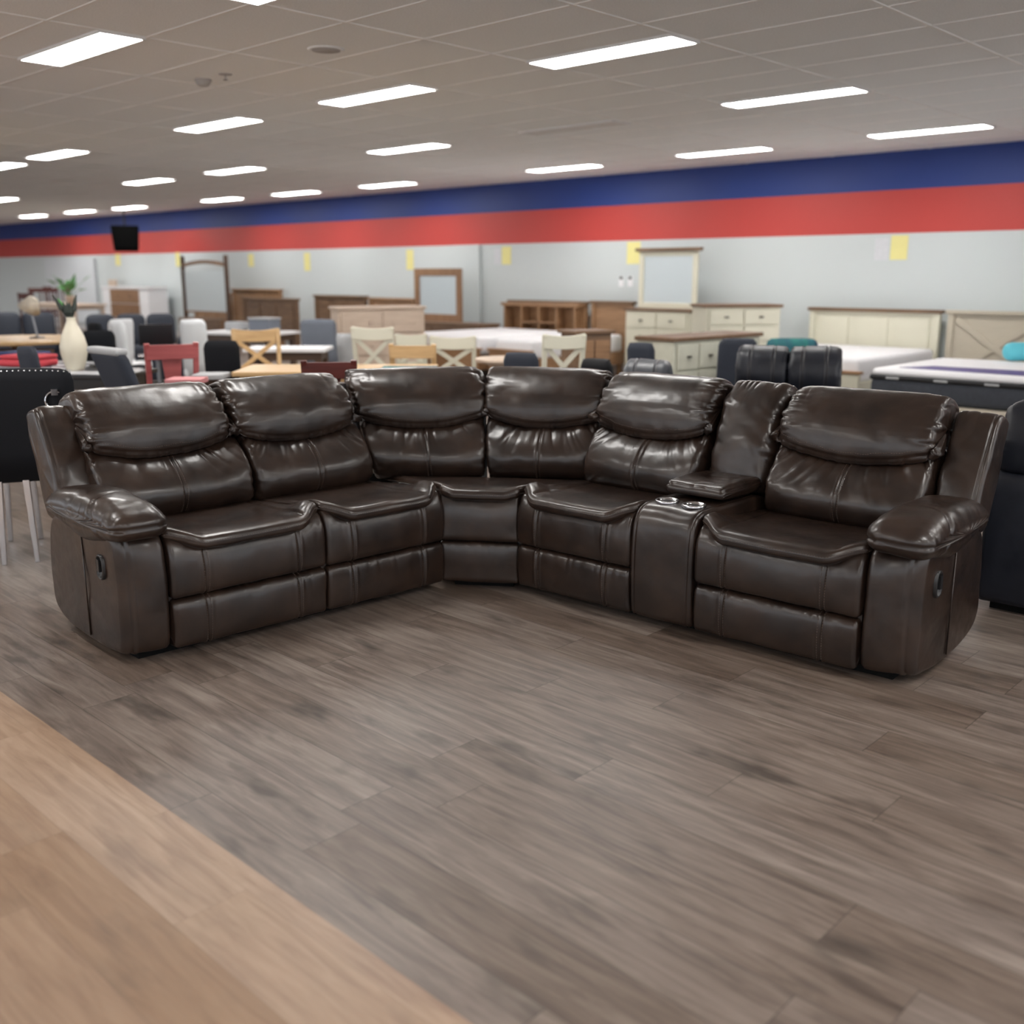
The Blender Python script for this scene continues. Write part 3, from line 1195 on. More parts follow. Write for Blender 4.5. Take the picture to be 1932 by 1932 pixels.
# corner back
poly = [np.array(cA), np.array(cB), np.array(cC)]
slab(FC, -0.01, wf + 0.01, 0.035, 0.36, 0.05, 0.42)
for cf in (corner_frame(cA, cB, tA, tB, wl), corner_frame(cB, cC, tB, tC, wl)):
    slab(cf, -0.02, wl + 0.02, 0.56, 0.74, 0.05, 0.90, 0.80, 0.88)
bk = fb.build('back_frame', M_LEATHER, sofa)
fb = MB()
for F, xa, xb in ((FL, -0.10, WS + WS2 - 0.02), (FRt, 0.03, W3 + WC + W4 + 0.10)):
    slab(F, xa, xb, 0.10, 0.66, 0.0, 0.06)
slab(FC, 0.03, wf - 0.03, 0.08, 0.4, 0.0, 0.06)
bs = fb.build('base', M_BLACKFILL, sofa)  # black slab standing for the shadow gap beneath the sofa
bs['label'] = 'black block filling the shaded gap under the sofa'

#@@BACKGROUND
# ------------------------------------------------------------------ furniture hall behind the sofa
W_OAK = wood('light_oak', (0.46, 0.29, 0.13), (0.66, 0.45, 0.23), 0.4, 0)
W_PINE = wood('honey_pine', (0.22, 0.115, 0.055), (0.38, 0.22, 0.115), 0.45, 0)
W_RUST = wood('rustic_brown_wood', (0.11, 0.060, 0.033), (0.23, 0.135, 0.075), 0.5, 0)
W_DARK = wood('dark_walnut', (0.05, 0.028, 0.018), (0.11, 0.062, 0.038), 0.4, 0)
W_PALE = wood('pale_blond_wood', (0.50, 0.39, 0.30), (0.62, 0.50, 0.40), 0.5, 0)
W_MAHO = wood('mahogany', (0.055, 0.010, 0.008), (0.11, 0.022, 0.016), 0.35, 0)
W_RED = wood('red_stained_wood', (0.28, 0.055, 0.055), (0.42, 0.10, 0.10), 0.4, 0)
W_FRAME = wood('mid_brown_wood', (0.20, 0.10, 0.05), (0.33, 0.19, 0.10), 0.45, 2)
W_CREAM = plain('cream_paint', (0.66, 0.64, 0.52), 0.5, vary=0.03)
W_CREAM2 = plain('aged_cream_paint', (0.60, 0.60, 0.50), 0.5, vary=0.12, scale=14)
W_BEIGE = plain('washed_beige_wood', (0.50, 0.45, 0.36), 0.55, vary=0.10, scale=5, stretch=(1, 1, 6))
C_BLACK = plain('black_velvet', (0.006, 0.007, 0.010), 0.75, spec=0.25, bump=0.2)
C_BLKFAUX = plain('black_faux_leather', (0.006, 0.006, 0.008), 0.5, spec=0.3)
C_SLATE = plain('slate_blue_fabric', (0.022, 0.028, 0.043), 0.7, bump=0.2)
C_GREY = plain('blue_grey_fabric', (0.16, 0.18, 0.22), 0.75, bump=0.2)
C_LGREY = plain('light_grey_fabric', (0.38, 0.39, 0.40), 0.7, bump=0.2)
C_WHITE = plain('white_fabric', (0.80, 0.80, 0.82), 0.7, vary=0.03)
C_GLOSSW = plain('white_gloss_plastic', (0.75, 0.78, 0.80), 0.2, vary=0.02)
C_TEAL = wood('teal_peacock_cloth', (0.008, 0.012, 0.10), (0.01, 0.20, 0.15), 0.7, 2, 0.55)
C_AQUA = plain('aqua_cushion_cloth', (0.12, 0.55, 0.66), 0.7)
C_NAVY = plain('navy_cushion_cloth', (0.02, 0.035, 0.12), 0.7)
C_RED = plain('red_cloth', (0.55, 0.05, 0.07), 0.7)
C_PINK = plain('pink_cloth', (0.62, 0.25, 0.26), 0.7)
C_PURPLE = plain('purple_printed_label', (0.05, 0.03, 0.20), 0.5, vary=0.8, scale=12)
C_PAPERY = plain('yellow_price_card', (0.78, 0.72, 0.30), 0.6, vary=0.05)
C_PAPERG = plain('printed_white_card', (0.62, 0.63, 0.66), 0.6, vary=0.15, scale=25)
C_GREEN = plain('green_leaf', (0.05, 0.22, 0.04), 0.5, vary=0.3)
C_DARKG = plain('dark_feather', (0.02, 0.028, 0.022), 0.7, vary=0.4)
C_VASE = plain('cream_ceramic', (0.66, 0.62, 0.50), 0.35, vary=0.06)
C_LAMPSH = plain('beige_lamp_shade', (0.60, 0.55, 0.46), 0.7)
C_STEEL = plain('brushed_grey_metal', (0.25, 0.26, 0.28), 0.35, 0.8)
C_MIRROR = plain('mirror_glass', (0.66, 0.72, 0.73), 0.38, 1.0, vary=0.01)
C_BLKGLOSS = plain('black_gloss', (0.008, 0.008, 0.009), 0.18)
C_MATT = plain('dark_quilted_mattress_cloth', (0.035, 0.040, 0.052), 0.8, vary=0.3, scale=40, bump=0.5, bscale=60)
C_MATTB = plain('black_mattress_border', (0.006, 0.006, 0.008), 0.6)
C_SOOT = plain('matt_black_grille', (0.002, 0.002, 0.002), 0.9, spec=0.05)
C_KNOB = plain('dark_bronze_pull', (0.03, 0.022, 0.018), 0.4, 0.6)
C_GREYDOOR = plain('pale_grey_panel', (0.60, 0.63, 0.66), 0.6, vary=0.03)
C_DECOR = plain('tabletop_stripe_white', (0.75, 0.76, 0.78), 0.2)


def face(x, y, turn=0.0):
    """rotation that turns the local -y side towards the camera, plus a turn in degrees"""
    return math.atan2(-x, y) + math.radians(turn)


def pillowbox(w, d, h, r=0.03, n=3):
    """rounded box mesh data centred on the origin"""
    r = min(r, w / 2 * .98, d / 2 * .98, h / 2 * .98)
    bm = __import__('bmesh').new()
    import bmesh
    bmesh.ops.create_cube(bm, size=1.0)
    for v in bm.verts:
        v.co = Vector((v.co.x * w, v.co.y * d, v.co.z * h))
    bmesh.ops.bevel(bm, geom=list(bm.edges), offset=r, segments=n, profile=0.5, affect='EDGES')
    v = [tuple(p.co) for p in bm.verts]
    f = [tuple(q.index for q in p.verts) for p in bm.faces]
    bm.free()
    return v, f


def soft_box(name, c, d, mat, parent, r=0.03, rot=None, bulge=0.0):
    v, f = pillowbox(d[0], d[1], d[2], r)
    R = Euler(rot, 'XYZ').to_matrix() if rot else Matrix.Identity(3)
    out = []
    for p in v:
        q = R @ Vector(p) + Vector(c)
        out.append(q)
    return mesh_obj(name, out, f, mat, parent, True)


def legs4(t, w, d, h, mat, s=0.035, splay=0.0, taper=0.7, name='leg'):
    for sx in (-1, 1):
        for sy in (-1, 1):
            m = MB()
            x, y = sx * (w / 2 - s / 2), sy * (d / 2 - s / 2)
            m.box((0, 0, h / 2), (s, s, h), taper=taper)
            mm = [(px + x + sx * splay * (1 - pz / h), py + y + sy * splay * (1 - pz / h), pz) for px, py, pz in m.v]
            m.v = mm
            m.build(name, mat, t, 0.004)


def chair_uph(name, label, x, y, turn, mat, H=0.96, w=0.46, d=0.50, legm=None, cat='chair', group=None, nail=False, leginset=0.04, lean=0.16, legh=0.40, bt=0.07, curve=0.0, base=0.44):
    t = thing(name, label, cat, (x, y, 0), face(x, y, turn), group)
    soft_box('seat', (0, -0.01, base + 0.01), (w, d, 0.10), mat, t, 0.035)
    # curved, slightly leaning back
    n = 12
    mb = MB()
    zs = [base - 0.02, base + 0.12, base + 0.30, H - 0.06, H - 0.015, H]
    rows = []
    for (zi, z) in enumerate(zs):
        edge = 0.0 if zi < 4 else (0.01 if zi == 4 else 0.03)
        for side in (0, 1):
            row = []
            for i in range(n + 1):
                u = -1 + 2 * i / n
                tk = bt / 2 * (1 - 0.25 * (zi == 4) - 0.7 * (zi == 5)) * (1 - 0.55 * abs(u) ** 8)
                yy = d / 2 - 0.03 + lean * (z - base) - curve * u * u + (tk if side else -tk)
                zz = z - (0.012 * u ** 4 if zi > 3 else 0)
                row.append((u * (w / 2 - edge * (abs(u) > .99)), yy, zz))
            rows.append(row)
    vv = []
    for k in range(len(zs)):
        loop = rows[2 * k] + rows[2 * k + 1][::-1]
        vv += loop
    L = 2 * (n + 1)
    ff = []
    for k in range(len(zs) - 1):
        for i in range(L):
            j = (i + 1) % L
            ff.append((k * L + i, k * L + j, (k + 1) * L + j, (k + 1) * L + i))
    ff.append(tuple(reversed(range(L))))
    ff.append(tuple(range((len(zs) - 1) * L, len(zs) * L)))
    back = mesh_obj('backrest', vv, ff, mat, t, True)
    lm = legm or W_DARK
    legs4(t, w - leginset, d - 0.04, base - 0.02, lm, 0.035, 0.015)
    if nail:
        m = MB()
        k = 26
        for i in range(k):
            u = -0.96 + 1.92 * i / (k - 1)
            yy = d / 2 - 0.03 + lean * (H - 0.02 - base) - curve * u * u - bt / 2 * 0.9
            m.lathe([(0.001, 0.006), (0.004, 0.004), (0.0055, 0.0)], (u * w / 2, yy + 0.01, H - 0.008 - 0.012 * u ** 4), 8)
            m.lathe([(0.001, 0.006), (0.004, 0.004), (0.0055, 0.0)], (u * w / 2, yy + bt * .75, H - 0.012 - 0.012 * u ** 4), 8)
        m.build('nailhead_trim', C_CHROME2, t)
    return t


C_CHROME2 = M_CHROME


def chair_wood(name, label, x, y, turn, mat, style, H=0.98, w=0.44, d=0.44, seatm=None, group=None):
    t = thing(name, label, 'chair', (x, y, 0), face(x, y, turn), group)
    soft_box('seat', (0, 0, 0.455), (w, d, 0.045), seatm or mat, t, 0.015)
    b = d / 2 - 0.02
    ln = 0.14
    bk = MB()
    for sx in (-1, 1):
        MB().bar((sx * (w / 2 - .02), b + .03, 0.0), (sx * (w / 2 - .02), b, 0.45), .036, .036).bar((sx * (w / 2 - .02), b, 0.45), (sx * (w / 2 - .008), b + ln * .55, H), .038, .034).build('leg', mat, t, 0.004)
        m = MB().box((sx * (w / 2 - .02), -b, .22), (.038, .038, .44), taper=.75).build('leg', mat, t, 0.004)
    # top rail, gently crowned
    n = 10
    poly_t, poly_b = [], []
    for i in range(n + 1):
        u = -1 + 2 * i / n
        dip = {'cross': 0.022 * u * u, 'splat': 0.0, 'arch': -0.02 * u * u}.get(style, 0.0)
        poly_t.append((u * (w / 2 + .0), H - 0.012 + dip))
        poly_b.append((u * (w / 2 + .0), H - 0.115 + dip * .5))
    y0 = b + ln * .55
    m = MB()
    m.prism(poly_b + poly_t[::-1], 'y', y0 - .016, y0 + .012)
    m.build('top_rail', mat, t, 0.004)
    MB().bar((-w / 2 + .03, b + .05 * ln, .56), (w / 2 - .03, b + .05 * ln, .56), .022, .045).build('lower_rail', mat, t, 0.003)
    yb, yt = b + .02, y0 - .01
    if style == 'cross':
        MB().bar((-w / 2 + .03, yb, .57), (w / 2 - .04, yt, H - .11), .014, .04).bar((w / 2 - .03, yb, .57), (-w / 2 + .04, yt, H - .11), .014, .04).build('cross_brace', mat, t, 0.003)
    elif style == 'splat':
        MB().bar((0, yb, .56), (0, yt, H - .1), .014, .15, up=(0, 1, 0)).build('splat', mat, t, 0.003) if False else \
            MB().prism([(-.07, .56), (.07, .56), (.055, .72), (.07, H - .1), (-.07, H - .1), (-.055, .72)], 'y', (yb + yt) / 2 - .01, (yb + yt) / 2 + .01).build('splat', mat, t, 0.003)
    elif style == 'slats':
        for k in range(4):
            xx = -w / 2 + .09 + k * (w - .18) / 3
            MB().bar((xx, yb, .56), (xx, yt, H - .1), .03, .014).build('slat', mat, t, 0.002)
    return t


def table(name, label, x, y, rz, w, d, h, topm, legm=None, group=None, apron=True, legs=0.07, tt=0.035, cat='table'):
    t = thing(name, label, cat, (x, y, 0), rz, group)
    MB().box((0, 0, h - tt / 2), (w, d, tt)).build('table_top', topm, t, 0.006)
    if apron:
        m = MB()
        for s in (-1, 1):
            m.box((0, s * (d / 2 - .06), h - tt - .04), (w - .16, .02, .08))
            m.box((s * (w / 2 - .06), 0, h - tt - .04), (.02, d - .16, .08))
        m.build('apron', legm or topm, t, 0.002)
    for sx in (-1, 1):
        for sy in (-1, 1):
            MB().box((sx * (w / 2 - .08), sy * (d / 2 - .08), (h - tt) / 2), (legs, legs, h - tt), taper=.8).build('leg', legm or topm, t, 0.004)
    return t


def round_table(name, label, x, y, r, h, topm, basem, group=None):
    t = thing(name, label, 'table', (x, y, 0), 0, group)
    MB().lathe([(r - .01, h - .035), (r, h - .03), (r, h - .006), (r - .006, h), (.001, h)], n=48).build('table_top', topm, t, 0, True)
    MB().lathe([(.18, 0), (.18, .03), (.10, .06), (.055, .12), (.05, h * .6), (.09, h - .09), (.20, h - .036)], n=28).build('pedestal', basem, t, 0, True)
    return t


def drawers(name, label, x, y, rz, w, d, h, body, top, rows, cols, front=None, cat='chest of drawers', kn=C_KNOB, group=None, foot=0.06, inset=0.03):
    t = thing(name, label, cat, (x, y, 0), rz, group)
    MB().box((0, 0.005, foot + (h - foot - .03) / 2), (w, d - .01, h - foot - .03)).build('body', body, t, 0.006)
    MB().box((0, 0, h - .015), (w + .05, d + .03, .035)).build('top', top, t, 0.006)
    for sx in (-1, 1):
        for sy in (-1, 1):
            MB().box((sx * (w / 2 - .04), sy * (d / 2 - .04), foot / 2), (.06, .06, foot), taper=.7).build('foot', body, t, 0.003)
    ih = (h - foot - .03 - .04) / rows
    iw = (w - 2 * inset) / cols
    for r_ in range(rows):
        for c in range(cols):
            cxx = -w / 2 + inset + iw * (c + .5)
            cz = foot + .02 + ih * (r_ + .5)
            dr = MB().box((cxx, -d / 2 - .004, cz), (iw - .02, .02, ih - .02)).build('drawer', front or body, t, 0.004)
            kx = [cxx] if iw < .5 else [cxx - iw * .22, cxx + iw * .22]
            for q in kx:
                MB().box((q, -d / 2 - .024, cz), (.05, .02, .018)).tube((q, -d / 2 - .012, cz), (q, -d / 2 - .026, cz), .008, n=10).build('knob', kn, dr, 0.003)
    return t


def headboard(name, label, x, Y, w, h, mat, cap, style='panel', rz=0.0, cat='headboard', group=None, low=0.0):
    w = w - .05
    t = thing(name, label, cat, (x, Y, 0), rz, group)
    for s in (-1, 1):
        MB().box((s * (w / 2 - .035), 0, (h - .04) / 2), (.07, .07, h - .04)).build('post', mat, t, 0.004)
    MB().box((0, 0, h - .02), (w + .05, .11, .04)).build('cap', cap, t, 0.006)
    pb = max(.28, low)
    MB().box((0, .005, (pb + h - .04) / 2), (w - .13, .03, h - .04 - pb)).build('panel', mat, t, 0.003)
    if style == 'panel':
        k = 3
        for i in range(k):
            pw = (w - .14) / k
            cx_ = -w / 2 + .07 + pw * (i + .5)
            MB().box((cx_, -.018, (pb + h) / 2), (pw - .10, .015, h - .2 - pb)).build('raised_panel', mat, t, 0.006)
    if style == 'cross':
        MB().bar((-w / 2 + .1, -.02, pb + .05), (w / 2 - .1, -.02, h - .1), .02, .07).bar((w / 2 - .1, -.021, pb + .05), (-w / 2 + .1, -.021, h - .1), .02, .07).build('cross_brace', mat, t, 0.003)
    if style == 'shelves':
        # open storage headboard with arched cubby holes
        m = MB()
        for i in range(5):
            m.box((-w / 2 + .07 + (w - .14) * i / 4, -.11, h - .30), (.03, .2, .5))
        m.box((0, -.11, h - .57), (w, .22, .04))
        m.box((0, -.11, h - .06), (w, .22, .05))
        m.box((0, -.11, h - .33), (w * .5, .2, .025))
        m.build('shelf_unit', mat, t, 0.004)
    return t


def bed(name, label, x, y, rz, w, l, h, framem, mattm=C_WHITE, group=None, foot_h=0.45, topm=None):
    """head at +y"""
    t = thing(name, label, 'bed', (x, y, 0), rz, group)
    m = MB()
    for s in (-1, 1):
        m.box((s * (w / 2 - .015), 0, .27), (.03, l, .18))
    m.build('side_rail', framem, t, 0.004)
    MB().box((0, -l / 2 + .02, foot_h / 2 + .02), (w + .04, .05, foot_h - .04)).build('footboard', framem, t, 0.006)
    MB().box((0, -l / 2 + .02, foot_h + .01), (w + .08, .09, .03)).build('footboard_cap', topm or framem, t, 0.006)
    soft_box('mattress', (0, .03, h - .125), (w - .06, l - .08, .25), mattm, t, 0.05)
    for sx in (-1, 1):
        for sy in (-1, 1):
            MB().box((sx * (w / 2 - .05), sy * (l / 2 - .06), .1), (.06, .06, .2)).build('leg', framem, t, 0.003)
    return t


def mirror(name, label, x, y, z, rz, w, h, mat, b=0.09, crown=None, arch=False, cat='mirror'):
    t = thing(name, label, cat, (x, y, z), rz)
    m = MB()
    m.box((-w / 2 + b / 2, 0, h / 2), (b, .04, h))
    m.box((w / 2 - b / 2, 0, h / 2), (b, .04, h))
    m.box((0, 0, h - b / 2), (w - 2 * b, .04, b))
    m.box((0, 0, b / 2), (w - 2 * b, .04, b))
    m.build('frame', mat, t, 0.006)
    MB().box((0, .004, h / 2), (w - 2 * b + .01, .012, h - 2 * b + .01)).build('mirror_glass', C_MIRROR, t)
    if crown is not None:
        MB().box((0, -.01, h + .012), (w + .10, .09, .045)).build('crown', crown, t, 0.006)
    return t


def place(px, py, H):
    return at(px, py, H)


def spot(px, Y):
    """x on the depth line Y seen at this pixel column (eye level)"""
    return on_wall(px, 560, Y)[0]


# ---- beds, cabinets and headboards along the back wall
Yh = 12.18


def wallpair(pa, pb, Y):
    a, b_ = spot(pa, Y), spot(pb, Y)
    return (a + b_) / 2, abs(b_ - a)


def ztop(px, py, Y):
    return on_wall(px, py, Y)[1]


x, w = wallpair(1529, 1783, Yh)
headboard('headboard', 'wide cream panelled headboard with brown cap against the white wall', x, Yh, w, ztop(1650, 582, Yh), W_CREAM, W_RUST)
bed('bed', 'white mattress bed in front of the wide cream headboard', x + .02, Yh - 1.12, 0, w - .02, 2.06, .60, W_CREAM, topm=W_PINE)
x, w = wallpair(1790, 1990, Yh)
headboard('headboard', 'washed beige crossed headboard at the right edge of the photo', x, Yh, w, ztop(1880, 587, Yh), W_BEIGE, W_BEIGE, 'cross')
t = thing('cushion', 'aqua and navy cushion at the right edge on the white mattress', 'cushion', (*at(1925, 664, .76), 0.762), math.radians(40))
soft_box('cushion_body', (0, 0, 0), (.30, .16, .165), C_AQUA, t, 0.07)
soft_box('navy_end', (.18, 0, 0), (.14, .17, .165), C_NAVY, t, 0.07)

# dark quilted mattress on a wooden base, nearer
a = at(1640, 697, 0.66)
t = thing('mattress_bed', 'dark quilted mattress with white top on a wooden base, right side', 'bed', (a[0] + 1.0, a[1] + .78, 0), 0)
MB().box((.02, -.04, .34), (2.16, 1.74, .12)).build('base', W_BEIGE, t, 0.006)
for sx in (-1, 1):
    for sy in (-1, 1):
        MB().box((sx * .95, sy * .7, .14), (.08, .08, .28)).build('leg', W_BEIGE, t, 0.003)
mt = soft_box('mattress', (0, 0, .50), (2.0, 1.52, .20), C_MATT, t, 0.05)
soft_box('mattress_border', (0, 0, .60), (2.012, 1.532, .045), C_MATTB, mt, 0.02)
soft_box('pillow_top', (0, 0, .64), (1.98, 1.50, .07), C_WHITE, mt, 0.034)
MB().prism([(-.82, -.60), (.25, -.66), (.42, -.50), (.1, -.22), (-.66, -.26)], 'z', .6755, .678).build('printed_label', C_PURPLE, mt)
for k in range(5):
    MB().box((-.8 + k * .4, -.769, .60), (.11, .006, .018)).build('handle', C_LGREY, mt, 0.001)

# cream chest turned, tall cream mirror over a cream dresser, long cream dresser
x, y = spot(1390, 11.2), 11.2
drawers('chest_of_drawers', 'tall cream chest of drawers with brown top right of the cream mirror', x, y, face(x, y, 22), .95, .5, ztop(1390, 574, 11.2), W_CREAM, W_RUST, 5, 2)
x, w = wallpair(1209, 1318, 11.9)
zd = 0.98
drawers('dresser', 'cream dresser under the tall cream mirror by the wall', x, 11.85, 0, w + .1, .46, zd, W_CREAM, W_RUST, 4, 2, cat='dresser')
mirror('mirror', 'tall cream framed mirror with brown crown standing on the cream dresser', x, 11.86, zd + .005, 0, w, ztop(1264, 473, 11.86) - zd, W_CREAM, .075, W_RUST)
a = at(1232, 640, .88)
b_ = at(1400, 629, .88)
cxm, cym = (a[0] + b_[0]) / 2, (a[1] + b_[1]) / 2
drawers('dresser', 'low cream dresser with brown top and dark pulls behind the black chairs', cxm - .15, cym + .25, math.atan2(b_[1] - a[1], b_[0] - a[0]), math.hypot(b_[0] - a[0], b_[1] - a[1]), .45, .88, W_CREAM2, W_RUST, 3, 4, cat='dresser')

# storage headboard and wooden footboard
x, w = wallpair(962, 1112, Yh)
headboard('headboard', 'brown wooden storage headboard with open cubby holes by the wall', x, Yh - .02, w, ztop(1036, 567, Yh), W_PINE, W_RUST, 'shelves')
x1, w1 = wallpair(1116, 1198, Yh)
headboard('headboard', 'plain honey pine headboard between storage headboard and cream mirror', x1, Yh, w1, ztop(1160, 568, Yh), W_PINE, W_RUST, 'plain')
bed('bed', 'white mattress bed left of the pine footboard, before the storage headboard', x + .1, Yh - 1.42, 0, w - .05, 2.05, .62, W_PINE)
bed('bed', 'white mattress bed right of the pine footboard, before the plain pine headboard', x1 + .1, Yh - 1.30, 0, w1 - .1, 2.05, .60, W_PINE)
a = at(1106, 622, 0.95)
t = thing('nightstand', 'tall narrow rustic wooden cabinet standing between the two white beds', 'cabinet', (a[0], a[1], 0), face(a[0], a[1], 30))
MB().box((0, 0, .50), (.36, .3, .84)).build('body', W_RUST, t, 0.006)
MB().box((0, 0, .935), (.42, .35, .03)).build('top', W_RUST, t, 0.006)
for s in (-1, 1):
    MB().box((s * .085, -.153, .5), (.15, .016, .72)).build('door', W_PINE, t, 0.004)
    for q in (-1, 1):
        MB().box((s * .15, q * .12, .04), (.05, .05, .08)).build('foot', W_RUST, t, 0.002)

# mirror on the low brown chest
x, w = wallpair(792, 922, 11.6)
drawers('dresser', 'low rustic brown dresser carrying the brown framed mirror', x, 11.6, 0, w, .45, ztop(850, 610, 11.4), W_RUST, W_RUST, 3, 3, cat='dresser')
zl = ztop(850, 610, 11.4)
x, w = wallpair(785, 873, 11.7)
mirror('mirror', 'brown wooden framed mirror standing on the low brown dresser', x, 11.68, zl + .004, 0, w, ztop(830, 507, 11.68) - zl, W_FRAME, .12)

for pa, pb, py, Y, mat, lab in ((594, 692, 557, 12.1, W_RUST, 'brown carved headboard left of the blond dresser by the wall'), (696, 783, 562, 12.1, W_PINE, 'honey coloured headboard right behind the blond dresser'),
                                (440, 532, 545, 12.1, W_PINE, 'honey coloured headboard right of the dark arched mirror'), (366, 436, 552, 12.15, W_PINE, 'pine headboard seen through the dark arched mirror stand')):
    x, w = wallpair(pa, pb, Y)
    headboard('headboard', lab, x, Y, w, ztop((pa + pb) / 2, py, Y), mat, mat, 'panel')
x, w = wallpair(458, 562, 11.0)
headboard('headboard', 'dark brown carved headboard standing in front of the honey coloured one', x, 11.0, w, ztop(510, 562, 11.0), W_RUST, W_RUST, 'panel')
a = at(712, 578, 1.02)
drawers('dresser', 'blond wooden dresser with three drawers before the brown headboards', a[0], a[1], face(*a, 14), 1.18, .48, 1.02, W_PALE, W_PALE, 3, 2, cat='dresser', kn=W_PALE)

# tall dark mirror stand
x, w = wallpair(347, 432, 11.3)
t = thing('cheval_mirror', 'tall dark brown mirror stand with arched top rail near the back wall', 'mirror', (x, 11.3, 0), 0)
hz = ztop(390, 482, 11.3)
for s in (-1, 1):
    MB().box((s * (w / 2 - .04), 0, hz / 2), (.07, .07, hz)).build('post', W_DARK, t, 0.006)
n = 12
pt = [(-w / 2 + .04 + (w - .08) * i / n, hz - .16 + .07 * math.sin(PI * i / n)) for i in range(n + 1)]
MB().prism([(p, q - .07) for p, q in pt] + pt[::-1], 'y', -.02, .02).build('arched_rail', W_FRAME, t)
MB().box((0, 0, hz - .72 - .42), (w - .15, .03, .04)).build('lower_rail', W_FRAME, t, 0.004)
MB().box((0, 0, hz - .72), (w - .19, .012, .84)).build('mirror_glass', C_MIRROR, t)
MB().box((0, 0, .30), (w - .1, .4, .5)).build('base_cabinet', W_RUST, t, 0.006)

# far left group by the wall
x, w = wallpair(92, 184, WY - .06)
o = MB().box((x, WY - .05, 1.0), (w, .08, ztop(138, 489, WY) * 2 - 2.0 + .0)).build('door_1', C_GREYDOOR)
o.data.update()
struct(o)
x, w = wallpair(212, 298, 11.9)
drawers('dresser', 'white dresser with brown wooden drawer fronts far left by the wall', x, 11.9, 0, w, .5, ztop(255, 541, 11.9), C_WHITE, C_WHITE, 3, 1, W_FRAME, cat='dresser', inset=.42)
x, w = wallpair(191, 204, 11.6)
MBp = MB().box((0, 0, ztop(197, 528, 11.6) / 2), (w, .06, ztop(197, 528, 11.6)))
o = MBp.build('display_panel', W_PALE, None, 0.004)
o.location = (x - .55, 12.1, 0)
tag(o, 'narrow upright blond board left of the white dresser with wooden drawers', 'panel')
for pa, pb, py, lab in ((22, 68, 543, 'dark red backed chair far left before the white wall'), (-14, 9, 553, 'dark red chair cut by the left edge before the white wall'), (84, 93, 543, 'narrow dark chair seen edge-on right of the dark red chair'), (100, 111, 540, 'narrow dark chair beside the grey wall panel')):
    H = 1.12
    a = at((pa + pb) / 2, py, H)
    wd = max(.2, (pb - pa) / F_PX * math.hypot(*a))
    chair_wood('dining_chair', lab, a[0], min(a[1] + .5, 11.85), 10, W_MAHO, 'slats', H=H, w=wd, group=None)
a = at(150, 572, .78)
table('dining_table', 'long beige dining table far left before the grey wall panel', a[0], a[1] - .3, 0.0, 2.4, .8, .78, W_PALE)
# leafy plant on that table
t = thing('potted_plant', 'broad leafed green plant on the long beige table', 'plant', (a[0] + .2, a[1] - .3, .78), 0)
MB().lathe([(.07, 0), (.10, .16), (.11, .18), (.09, .17), (.001, .16)], n=20).build('pot', W_PALE, t, 0, True)
for k in range(14):
    an = k * 2.4
    rr = .10 + .11 * (k % 3)
    zt_ = .30 + .07 * ((k * 5) % 4)
    m = MB()
    p0 = Vector((0, 0, .16))
    p1 = Vector((math.cos(an) * rr, math.sin(an) * rr, zt_))
    m.tube(p0, p1, .006, .004, 6)
    sd = Vector((-math.sin(an), math.cos(an), 0))
    dr = (p1 - p0).normalized()
    L_ = .26
    for q in range(5):
        pass
    pts = [p1 - dr * .02, p1 + dr * L_ * .3 + sd * .09, p1 + dr * L_ * .65 + sd * .07 - Vector((0, 0, .03)), p1 + dr * L_ - Vector((0, 0, .07)), p1 + dr * L_ * .65 - sd * .07 - Vector((0, 0, .03)), p1 + dr * L_ * .3 - sd * .09]
    up = Vector((0, 0, .006))
    m.add(pts + [p - up for p in pts], [(0, 1, 2, 3, 4, 5), (11, 10, 9, 8, 7, 6)] + [(i, i + 6, (i + 1) % 6 + 6, (i + 1) % 6) for i in range(6)])
    m.build('leaf', C_GREEN, t)


# ---- dark sofas in the middle distance, left
def lounge(name, label, x, y, rz, w, d, H, mat, seats=2, group=None):
    t = thing(name, label, 'sofa', (x, y, 0), rz, group)
    soft_box('base', (0, .02, .23), (w - .1, d - .12, .34), mat, t, 0.04)
    for s in (-1, 1):
        soft_box('armrest', (s * (w / 2 - .1), -.02, .32), (.2, d - .04, .58), mat, t, 0.08)
    sw = (w - .4) / seats
    for k in range(seats):
        cx_ = -w / 2 + .2 + sw * (k + .5)
        soft_box('seat_cushion', (cx_, -.08, .44), (sw - .01, d - .3, .16), mat, t, 0.05)
        soft_box('back_cushion', (cx_, d / 2 - .22, .70), (sw - .01, .24, .44), mat, t, 0.09, rot=(-.2, 0, 0))
        soft_box('headrest', (cx_, d / 2 - .17, H - .12), (sw - .02, .24, .24), mat, t, 0.10, rot=(-.15, 0, 0))
    for sx in (-1, 1):
        for sy in (-1, 1):
            MB().box((sx * (w / 2 - .14), sy * (d / 2 - .14), .03), (.07, .07, .06)).build('foot', M_BLACKPL, t)
    return t


for (pa, pb, py, H, lab, turn) in ((-40, 118, 590, .92, 'dark slate sofa at the left edge behind the beige lamp', 0), (142, 350, 596, .90, 'long dark slate sofa behind the cream vase and the white gloss chairs', 0)):
    a = at((pa + pb) / 2, py, H)
    wd = (pb - pa) / F_PX * math.hypot(*a) * .97
    lounge('sofa', lab, a[0], a[1], face(*a, turn), wd, .85, H, C_SLATE, 3 if wd > 1.3 else 2)

# ---- dining area between the sofa and the back wall
C = lambda *k, **q: chair_uph('dining_chair', *k, **q)


def up(label, px, py, turn, mat, H=.96, wpx=None, **q):
    a = at(px, py, H)
    if wpx:
        q['w'] = wpx / F_PX * math.hypot(*a) / max(.6, abs(math.cos(math.radians(turn))))
    return chair_uph('dining_chair', label, a[0], a[1], turn, mat, H=H, **q)


